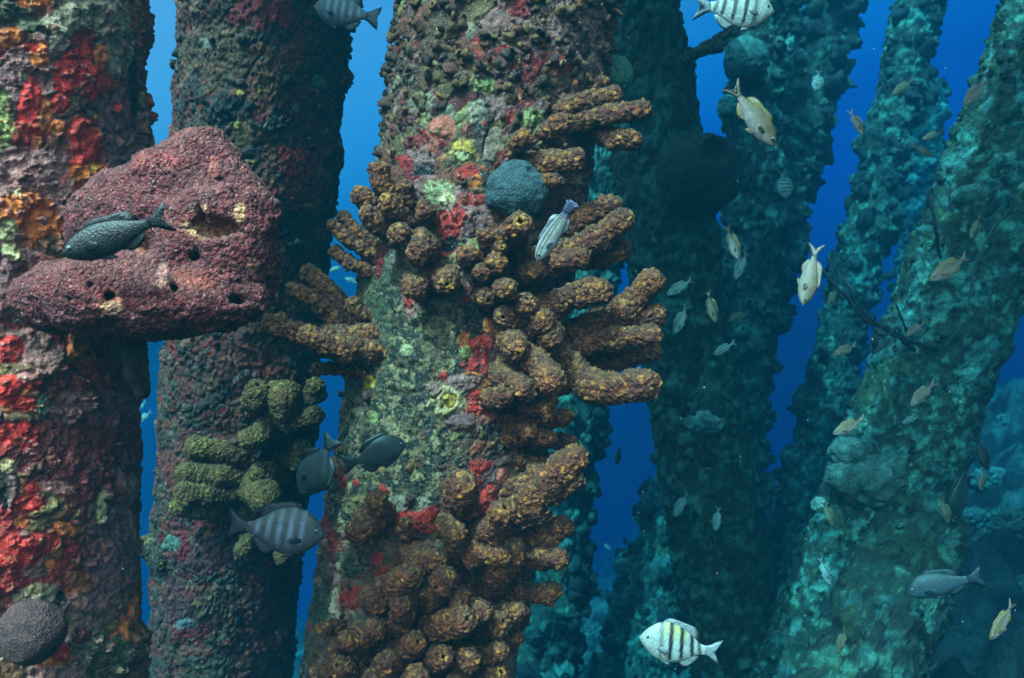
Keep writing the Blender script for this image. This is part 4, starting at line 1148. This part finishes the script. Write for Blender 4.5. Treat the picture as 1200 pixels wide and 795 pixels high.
def fish_mesh(sp, bend, seed, detail):
    shp, skin, fc, tc, fork = SPECIES[sp]
    (ux, uy), (lx, ly), hw = SHAPES[shp]
    nu, nv = (60, 36) if detail else (26, 16)
    u = np.concatenate([np.linspace(0, .1, nu // 6)[:-1] ** 1.0, np.linspace(.1, 1, nu - nu // 6 + 1)])
    body = .80
    th = np.linspace(0, 2 * math.pi, nv, endpoint=False)
    def smooth(x, y, q):
        t = np.interp(q, x, y)
        k = .03
        return (t + np.interp(np.clip(q - k, 0, 1), x, y) + np.interp(np.clip(q + k, 0, 1), x, y)) / 3 * np.where(q < .03, .3 + .7 * q / .03, 1)
    up, lo = smooth(ux, uy, u), smooth(lx, ly, u)
    w = hw * np.interp(u, [0, .05, .15, .35, .6, .85, 1], [.12, .45, .8, 1, .8, .35, .16])
    s, c = np.sin(th), np.cos(th)
    Z = np.where(s > 0, up[:, None] * s, lo[:, None] * s)
    Y = w[:, None] * np.sign(c) * np.abs(c) ** 1.15
    X = .5 - body * u[:, None] + 0 * s
    V = np.stack([X, Y, Z], -1)
    Uv = np.broadcast_to(u[:, None], Z.shape); Vv = np.broadcast_to(s[None], Z.shape)
    n = fbm(V * 30 + seed, 3, seed)
    col = skin(Uv, Vv, n)
    # gill cover line, mouth, scale rows
    g = np.exp(-((Uv - .27 + .03 * Vv ** 2) / .008) ** 2) * (np.abs(Vv) < .75); col = col * (1 - .35 * g[..., None])
    mo = np.exp(-((Vv + .25) / .14) ** 2) * (Uv < .045); col = col * (1 - .5 * mo[..., None])
    if detail:
        sc = .5 + .5 * np.sin(Uv * 190) * np.sin(Vv * 34); col = col * (1 - .16 * (sc * (Uv > .27))[..., None])
    Vs = [V.reshape(-1, 3)]; Fq = [grid_faces(nv, len(u), wrap_u=True)]; Ft = []; Cs = [col.reshape(-1, 3)]
    base = len(Vs[0])
    # close nose and tail root
    Vs.append(np.array([[.5 + .004, 0, 0], [.5 - body, 0, 0]])); Cs.append(np.array([col[0, 0], col[-1, 0]]))
    k = np.arange(nv); last = (len(u) - 1) * nv
    Ft.append(np.stack([np.full(nv, base), k, (k + 1) % nv], 1)); Ft.append(np.stack([np.full(nv, base + 1), last + (k + 1) % nv, last + k], 1))
    off = base + 2
    def add(V_, F4, F3, c_):
        nonlocal off
        Vs.append(V_); Fq.append(F4 + off); Ft.append(F3 + off); Cs.append(c_); off += len(V_)
    def cf(cc, stripe=True):
        def f(v):
            r = 1 - .25 * (.5 + .5 * np.sin(np.arctan2(v[:, 2], v[:, 0] + .3) * 60)) if stripe else np.ones(len(v))
            return cc * r[:, None]
        return f
    xr = .5 - body; h = up[-1]; T = (.20 if fork < .3 else .24); Hh = {'deep': .17, 'slim': .13, 'wrasse': .11, 'snapper': .15}[shp]
    xe = xr - T + .04; xm = xr - T * (1 - fork) - .0
    tail = [(xr + .03, h * .9), (xr - .04, h * 1.2), (xr - .12, Hh * .75), (xe, Hh), (xe + .004, Hh * .92), (xr - T * (1 - fork * .62), Hh * .45), (xm, 0), (xr - T * (1 - fork * .62), -Hh * .45), (xe + .004, -Hh * .92), (xe, -Hh), (xr - .12, -Hh * .75), (xr - .04, -h * 1.2), (xr + .03, -h * .9)]
    add(*fin_sheet(tail, .006, cf(tc)))
    dz = lambda q: float(np.interp(q, u, up)); az = lambda q: float(np.interp(q, u, lo))
    X_ = lambda q: .5 - body * q
    # dorsal fin: spiny front, raised soft rear
    q = np.linspace(.30, .86, 12)
    hgt = np.interp(q, [.30, .36, .6, .70, .78, .84, .86], [.0, .045, .05, .075, .085, .05, .0]) * (1.15 if shp == 'deep' else .8)
    lean = np.interp(q, [.3, .86], [.0, .045])
    add(*fin_sheet([(X_(a), dz(a) - .012) for a in q[::-1]] + [(X_(a) - l, dz(a) + b) for a, b, l in zip(q, hgt, lean)], .004, cf(fc)))
    q = np.linspace(.60, .87, 8)
    hgt = np.interp(q, [.6, .68, .76, .84, .87], [.0, .07, .085, .045, .0]) * (1.15 if shp == 'deep' else .75)
    lean = np.interp(q, [.6, .87], [.02, .05])
    add(*fin_sheet([(X_(a), -az(a) + .012) for a in q] + [(X_(a) - l, -az(a) - b) for a, b, l in zip(q[::-1], hgt[::-1], lean[::-1])], .004, cf(fc)))
    for sd in (1, -1):     # pelvic and pectoral fins, one each side
        V_, F4, F3, c_ = fin_sheet([(.0, .0), (-.03, .016), (-.11, -.01), (-.135, -.05), (-.09, -.045), (-.02, -.02)], .003, cf(fc))
        V_ = V_ + np.array([X_(.36), sd * .018, -az(.36) + .012]); add(V_, F4, F3, c_)
        V_, F4, F3, c_ = fin_sheet([(.01, .012), (-.06, .035), (-.13, .022), (-.14, -.012), (-.09, -.035), (.01, -.016)], .003, cf(fc))
        a = .45 * sd
        V_ = np.stack([V_[:, 0] * math.cos(a) - V_[:, 1] * math.sin(a) * 0, V_[:, 1] + sd * np.maximum(-V_[:, 0], 0) * .42, V_[:, 2]], 1)
        V_ = V_ + np.array([X_(.30), sd * hw * .93, -.05 * (1 if shp == 'deep' else .4)]); add(V_, F4, F3, c_)
    V = np.concatenate(Vs)
    V[:, 1] += bend * np.clip(.25 - V[:, 0], 0, 1) ** 2
    return mesh_np('fish_body', V, [np.concatenate(Fq), np.concatenate(Ft)], M_FISH, np.concatenate(Cs)), float(np.interp(.13, u, up)), float(np.interp(.13, u, w))

def eye_meshes():
    def ball(r, sy, nm, mat):
        a = np.linspace(0, math.pi, 9); b = np.linspace(0, 2 * math.pi, 14, endpoint=False)
        A, B = np.meshgrid(a, b, indexing='ij')
        V = np.stack([np.sin(A) * np.cos(B) * r, np.cos(A) * r * sy, np.sin(A) * np.sin(B) * r], -1).reshape(-1, 3)
        return mesh_np(nm, V, grid_faces(14, 9, wrap_u=True), mat)
    return ball(.026, .5, 'eye', M_EYERING), ball(.017, .5, 'pupil', M_EYE)
ME_EYE, ME_PUPIL = eye_meshes()
_fish_lib = {}
def fish(sp, nose, tail, Y, label, up=(0, 0, 1), dY=0.0, bend=0.0, cat='fish', group=None, name=None, detail=True):
    """nose and tail tip in pixels; dY = how much farther away the nose is than the tail"""
    key = (sp, round(bend, 2), detail)
    if key not in _fish_lib:
        _fish_lib[key] = fish_mesh(sp, bend, 11 + len(_fish_lib), detail)
    me, ez, ew = _fish_lib[key]
    a = at(*nose, Y + dY / 2); b = at(*tail, Y - dY / 2)
    Fv = Vector(a - b); L = Fv.length; Fv.normalize()
    U = Vector(up); U = (U - Fv * U.dot(Fv)).normalized()
    Yv = U.cross(Fv)
    o = bpy.data.objects.new(name or 'fish', me); COL.objects.link(o)
    M = Matrix((Fv, Yv, U)).transposed().to_4x4()
    o.matrix_world = Matrix.Translation(Vector((a + b) / 2)) @ M @ Matrix.Scale(L, 4)
    tag(o, label, cat, group)
    big = 1.25 if sp in ('chromis', 'pale', 'teal', 'olive') else 1.0
    for sd in (1, -1):
        e = link('eye', ME_EYE, parent=o, loc=(.5 - .80 * .125, sd * ew * .80, ez * .30))
        e.scale = (big,) * 3
        if detail:
            link('pupil', ME_PUPIL, parent=e, loc=(0, sd * .008, 0))
    return o

R_, L_ = (1, 0, .2), (-1, 0, .2)
fish('sergeant', (907, 14), (814, 6), 1.7, 'black barred silver fish at the top edge, facing right', (0.05, -.1, 1), .02, .1, name='sergeant_fish')
fish('sergeant', (749, 747), (846, 768), 1.6, 'black barred silver fish with a yellow back at the bottom, facing left', (-.05, -.05, 1), .02, -.1, name='sergeant_fish')
fish('dark', (382, 628), (264, 617), 1.75, 'dark steel blue banded fish in front of the olive sponges', (0, -.05, 1), .02, .15, name='damselfish')
fish('dusky', (352, 580), (391, 512), 2.0, 'dim grey blue fish heading down beside the edge of the middle pile', (1, -.3, .55), .03, 0, name='damselfish')
fish('dusky', (476, 520), (404, 548), 1.8, 'dark greenish fish over the bare concrete of the middle pile', (0, -.25, 1), .06, .2, name='damselfish')
fish('dark', (368, 8), (445, 22), 2.3, 'dim striped fish at the top edge in front of the shaded pile', (0, 0, 1), .03, 0, name='damselfish')
fish('black', (72, 299), (203, 252), 1.19, 'blackish slender fish resting on the red sponge', (-.1, -.25, 1), .0, .15, name='damselfish')
fish('parrot', (629, 306), (672, 234), 1.66, 'white fish with dark stripes along its body by the grey ball sponge', (-1, -.2, .4), .03, .2, name='parrotfish')
GC = 'small plankton feeding fish among the far piles'
fish('chromis', (908, 172), (856, 98), 1.9, 'tan golden fish diving to the right, the largest of its kind', (1, -.25, .4), .02, .15, group=GC, name='chromis')
fish('pale', (941, 358), (958, 286), 1.9, 'pale silvery fish heading straight down beside the dark whip coral', (1, -.5, .1), .0, -.1, group=GC, name='chromis')
SMALL = [
 ('pale', (976, 416), (1006, 404), 2.8, 'small silvery fish facing left above the trailing whip coral, left of the big right pile', (0, 0, 1)),
 ('chromis', (976, 509), (1017, 490), 2.5, 'brownish fish facing left across the lit edge of the big right pile', (0, 0, 1)),
 ('pale', (1067, 476), (1095, 447), 2.6, 'silvery brown fish slanting down left on the dark face of the right pile', (-.6, 0, 1)),
 ('teal', (1057, 496), (1077, 488), 3.2, 'small bluish fish below the silvery brown fish on the right pile', (0, 0, 1)),
 ('pale', (1062, 393), (1083, 378), 2.9, 'small silvery fish where the whip coral joins the right pile', (0, 0, 1)),
 ('chromis', (1089, 329), (1139, 299), 2.5, 'brown fish facing down left, right of the upright twig on the big pile', (0, 0, 1)),
 ('olive', (1138, 281), (1148, 252), 2.9, 'dim olive fish pointing down on the dark side of the right pile', (1, 0, .2)),
 ('pale', (1012, 159), (996, 127), 2.9, 'slim greyish fish pointing down right in front of the slim far pile', (1, 0, .3)),
 ('olive', (1045, 112), (1071, 93), 3.2, 'dim olive fish slanting down left high on the slim far pile', (0, 0, 1)),
 ('pale', (1129, 124), (1159, 92), 2.7, 'pale edged slender fish high on the lit side of the right pile', (-.6, 0, .8)),
 ('olive', (1093, 184), (1069, 169), 3.3, 'brown fish facing down right where the slim pile meets the right pile', (0, 0, 1)),
 ('olive', (1080, 164), (1106, 154), 3.4, 'dusky fish facing left just above the brown one near the right pile', (0, 0, 1)),
 ('teal', (781, 346), (813, 327), 2.6, 'pale teal fish facing left, beside the hand shaped sponge tips', (-.2, 0, 1)),
 ('teal', (790, 392), (806, 357), 2.6, 'slim white teal fish heading down, just below the pale teal one', (-1, 0, .3)),
 ('olive', (839, 379), (828, 340), 2.7, 'olive fish heading down at the right edge of the dark pile', (1, 0, .2)),
 ('chromis', (866, 305), (850, 264), 2.8, 'golden olive fish heading down beneath the barrel sponge', (1, 0, .2)),
 ('teal', (861, 328), (875, 295), 3.0, 'teal fish heading down beside the golden olive one', (-1, 0, .3)),
 ('teal', (836, 416), (861, 401), 2.9, 'greyish teal fish facing down left on the right edge of the dark pile', (0, 0, 1)),
 ('olive', (854, 376), (878, 366), 3.4, 'faint dark olive fish facing left in front of the ragged pile', (0, 0, 1)),
 ('teal', (838, 623), (843, 594), 3.0, 'small teal fish pointing down on the dark pile above the bottom striped fish', (-1, 0, .2)),
 ('teal', (790, 606), (806, 576), 3.4, 'greenish fish pointing down at the left edge of the dark pile', (-1, 0, .4)),
 ('olive', (977, 617), (966, 588), 3.0, 'tan fish pointing down beside the pale coral disc on the right pile', (1, 0, .2)),
 ('teal', (974, 686), (959, 652), 2.9, 'slim greenish fish pointing down at the foot of the right pile', (1, 0, .2)),
 ('olive', (1112, 614), (1103, 582), 2.9, 'olive fish pointing down in front of the pale reef slope', (1, -.5, .2)),
 ('olive', (1149, 575), (1153, 548), 3.2, 'small olive fish pointing down at the right edge of the big pile', (1, 0, .2)),
 ('olive', (981, 767), (992, 735), 2.6, 'yellowish fish pointing down at the bottom of the lower leaning pile', (-1, 0, .2)),
 ('chromis', (1160, 750), (1192, 706), 2.1, 'golden brown fish slanting down left in the lower right corner', (-1, -.2, .5)),
 ('olive', (970, 359), (981, 336), 3.6, 'small tan fish behind the pale silvery one by the whip coral', (-1, 0, .3)),
 ('black', (722, 545), (726, 524), 5.0, 'tiny dark fish in the blue gap below the hand shaped sponge', (1, 0, .1)),
 ('black', (734, 640), (731, 628), 6.5, 'tiny dark fish lowest in the blue gap beside the pale blue pile', (0, 0, 1)),
 ('teal', (716, 645), (706, 636), 6.0, 'tiny greenish fish low in the blue gap, left of the dark tiny one', (0, 0, 1)),
 ('teal', (155, 484), (172, 470), 4.0, 'tiny pale fish in the left blue gap, upper of the pair there', (0, 0, 1)),
 ('teal', (160, 496), (177, 482), 4.0, 'tiny pale fish in the left blue gap, lower of the pair there', (0, 0, 1)),
 ('teal', (386, 318), (402, 312), 4.2, 'tiny pale fish in the blue gap above the thin brown fingers, left one', (0, 0, 1)),
 ('teal', (404, 326), (422, 332), 4.2, 'tiny pale fish in the blue gap beside the middle pile, right one', (0, 0, 1)),
 ('teal', (1192, 220), (1212, 216), 2.8, 'pale fish cut off by the right edge of the frame', (0, 0, 1)),
]
for sp, n_, t_, Y, lab, up in SMALL:
    fish(sp, n_, t_, Y, lab, up, dY=random.uniform(-.02, .02), bend=random.choice((-.2, 0, .2)), group=GC, name='chromis', detail=abs(n_[1] - t_[1]) + abs(n_[0] - t_[0]) > 24)
fish('sergeant', (921, 234), (916, 199), 4.5, 'tiny bluish striped fish on the ragged pile, left of the slim far pile', (1, 0, .2), name='sergeant_fish')
fish('sergeant', (956, 108), (960, 82), 4.5, 'faint bluish striped fish high on the ragged pile', (1, 0, .2), name='sergeant_fish')
fish('snapper', (1061, 696), (1152, 674), 2.8, 'large blue grey fish facing left over the reef slope', (0, 0, 1), .05, .1, name='snapper')
fish('snapper', (1117, 612), (1136, 535), 3.3, 'dim grey blue fish hanging nose down by the foot of the big right pile', (-1, -.5, .2), .05, 0, name='snapper')
fish('black', (1158, 552), (1143, 512), 3.2, 'dark fish silhouette right of the grey blue hanging fish', (1, 0, .3), name='damselfish')

# ---------------------------------------------------------------- whip corals and twigs
M_WHIP = crust_mat('whip_coral_skin', .3, 120, 400, .4, .002)
def whip(name, label, lines, col, cat='coral', seed=0):
    """lines: list of (radius m, [(px, py, Y), ...])"""
    o3 = at(*lines[0][1][-1])
    Vs, Fs, off = [], [], 0
    for r, pts in lines:
        P = catmull([at(*q) for q in pts], 10); P, Ln = resample(P, max(12, int(Ln_est(P) / .01)))
        T, A, B = sweep(P, None, 8)
        th = np.linspace(0, 2 * math.pi, 8, endpoint=False)
        R = r * np.interp(np.linspace(0, 1, len(P)), [0, .03, .1, 1], [.1, .45, .6, 1.0]) * (1 + .7 * fbm(P * 70, 3, seed))
        P = P + .25 * r * np.stack([fbm(P * 18 + k * 7, 2, seed + k) for k in range(3)], -1) * 4
        V = P[:, None] + (A[:, None] * np.cos(th)[None, :, None] + B[:, None] * np.sin(th)[None, :, None]) * R[:, None, None]
        Vs.append(V.reshape(-1, 3)); Fs.append(grid_faces(8, len(P), wrap_u=True) + off); off += V.shape[0] * 8
    V = np.concatenate(Vs) - o3
    o = link(name, mesh_np(name, V, np.concatenate(Fs), M_WHIP, np.ones((len(V), 3)) * col), loc=o3)
    return tag(o, label, cat)
def Ln_est(P): return float(np.linalg.norm(np.diff(P, axis=0), axis=1).sum())
DK = C(34, 36, 40)
whip('whip_coral', 'long dark whip coral trailing left from the right pile towards the pale fish', [
    (.010, [(948, 288, 3.2), (966, 318, 3.2), (990, 346, 3.25), (1012, 374, 3.3), (1040, 386, 3.38), (1078, 404, 3.5), (1110, 410, 3.62)]),
    (.008, [(981, 316, 3.25), (992, 334, 3.25), (1004, 356, 3.28), (1022, 376, 3.32), (1050, 394, 3.4), (1072, 410, 3.52)]),
    (.006, [(1017, 378, 3.3), (1028, 390, 3.32), (1042, 392, 3.36), (1052, 384, 3.4)]),
    (.006, [(1048, 355, 3.4), (1056, 372, 3.42), (1064, 390, 3.5)])], DK, seed=801)
whip('whip_coral', 'short upright dark twig high on the right pile', [(.008, [(1086, 224, 3.5), (1092, 248, 3.5), (1097, 272, 3.52), (1102, 302, 3.6)])], DK, seed=803)
whip('whip_coral', 'thin looping strand hanging over the dark side of the right pile', [
    (.005, [(1194, 230, 3.5), (1176, 255, 3.5), (1156, 280, 3.5), (1144, 310, 3.5), (1136, 350, 3.52), (1134, 375, 3.55)]),
    (.004, [(1150, 292, 3.5), (1140, 318, 3.48), (1142, 345, 3.5)]), (.004, [(1140, 362, 3.52), (1122, 388, 3.52), (1108, 406, 3.56)])], C(50, 64, 60), seed=805)
gz = lambda px, Y: 0
whip('branching_coral', 'small black branching coral on the reef slope below the large blue grey fish', [
    (.008, [(1112, 708, 3.0), (1100, 735, 3.0), (1088, 765, 3.02), (1086, 800, 3.05)]), (.006, [(1072, 738, 3.0), (1080, 758, 3.0), (1086, 780, 3.02)]),
    (.005, [(1118, 756, 3.0), (1104, 768, 3.0), (1090, 785, 3.02)]), (.005, [(1098, 716, 3.0), (1102, 728, 3.0), (1098, 742, 3.0)]), (.005, [(1066, 760, 3.0), (1076, 772, 3.0), (1086, 790, 3.02)])], C(28, 32, 36), seed=807)

# ---------------------------------------------------------------- reef slope: coral heads one can tell apart
reef = [(1128, 610, 5.2, 22, 14), (1168, 566, 6.0, 24, 14), (1105, 640, 4.9, 20, 13), (1190, 620, 5.0, 30, 20), (1150, 650, 4.6, 22, 12), (1185, 690, 4.0, 36, 18), (1120, 725, 3.8, 28, 13),
        (1150, 760, 3.4, 40, 16), (1070, 770, 3.7, 26, 14), (1195, 500, 7.0, 26, 14), (700, 745, 8.2, 18, 12), (688, 775, 7.6, 16, 9)]
RL = ['pale coral lump just right of the foot of the big pile', 'coral lump high on the reef slope behind the dark fish', 'coral lump touching the right edge of the big leaning pile', 'wide coral head at the right edge of the frame, mid slope',
      'low coral head above the large blue grey fish', 'broad coral head above the golden brown fish in the corner', 'flat coral head behind the black branching coral', 'large low coral head at the bottom right',
      'coral lump at the foot of the lower leaning pile', 'farthest coral lump, at the top of the reef slope', 'far coral lump in the blue gap at the bottom', 'low far coral lump beneath the blue gap']
for k, (x, y, Y, rx, ry) in enumerate(reef):
    c = at(x, y, Y)
    zg = float(ground_z(c[0], c[1]))
    # sit on the slope: move along the view ray until the ground is met
    for q in range(400):
        c = at(x, y, 2.5 + q * .03)
        if c[2] - ry / F_PX * c[1] * .4 <= ground_z(c[0], c[1]): break
    Y = float(c[1])
    mound('coral_head', RL[k], 'coral', x, y, Y, (rx, rx / F_PX * Y, ry), C(52, 66, 56) * random.uniform(.7, 1.2), 901 + 4 * k, .03, .035, .5, step=rx / F_PX * Y / 38, group='coral heads on the reef slope')

# ---------------------------------------------------------------- drifting specks
def snow():
    r = np.random.default_rng(77)
    n = 620
    Y = r.uniform(.8, 4.2, n) ; px = r.uniform(-60, 1260, n); py = r.uniform(-60, 860, n)
    V0 = np.array([(1, 0, 0), (-1, 0, 0), (0, 1, 0), (0, -1, 0), (0, 0, 1), (0, 0, -1)], float)
    F0 = np.array([(0, 2, 4), (2, 1, 4), (1, 3, 4), (3, 0, 4), (2, 0, 5), (1, 2, 5), (3, 1, 5), (0, 3, 5)])
    c = np.stack([(px - 600) / F_PX * Y, Y, (397.5 - py) / F_PX * Y], 1)
    rad = r.uniform(.0003, .0013, n) * (Y / 1.6) ** .6
    V = (c[:, None] + V0[None] * rad[:, None, None] * r.uniform(.6, 1.3, (n, 6, 1))).reshape(-1, 3)
    Fc = (F0[None] + 6 * np.arange(n)[:, None, None]).reshape(-1, 3)
    o = link('drifting_specks', mesh_np('drifting_specks', V, Fc, M_FISH, np.ones((len(V), 3)) * C(210, 205, 190)))
    tag(o, 'pale specks drifting in the water', 'plankton', kind='stuff')
snow()
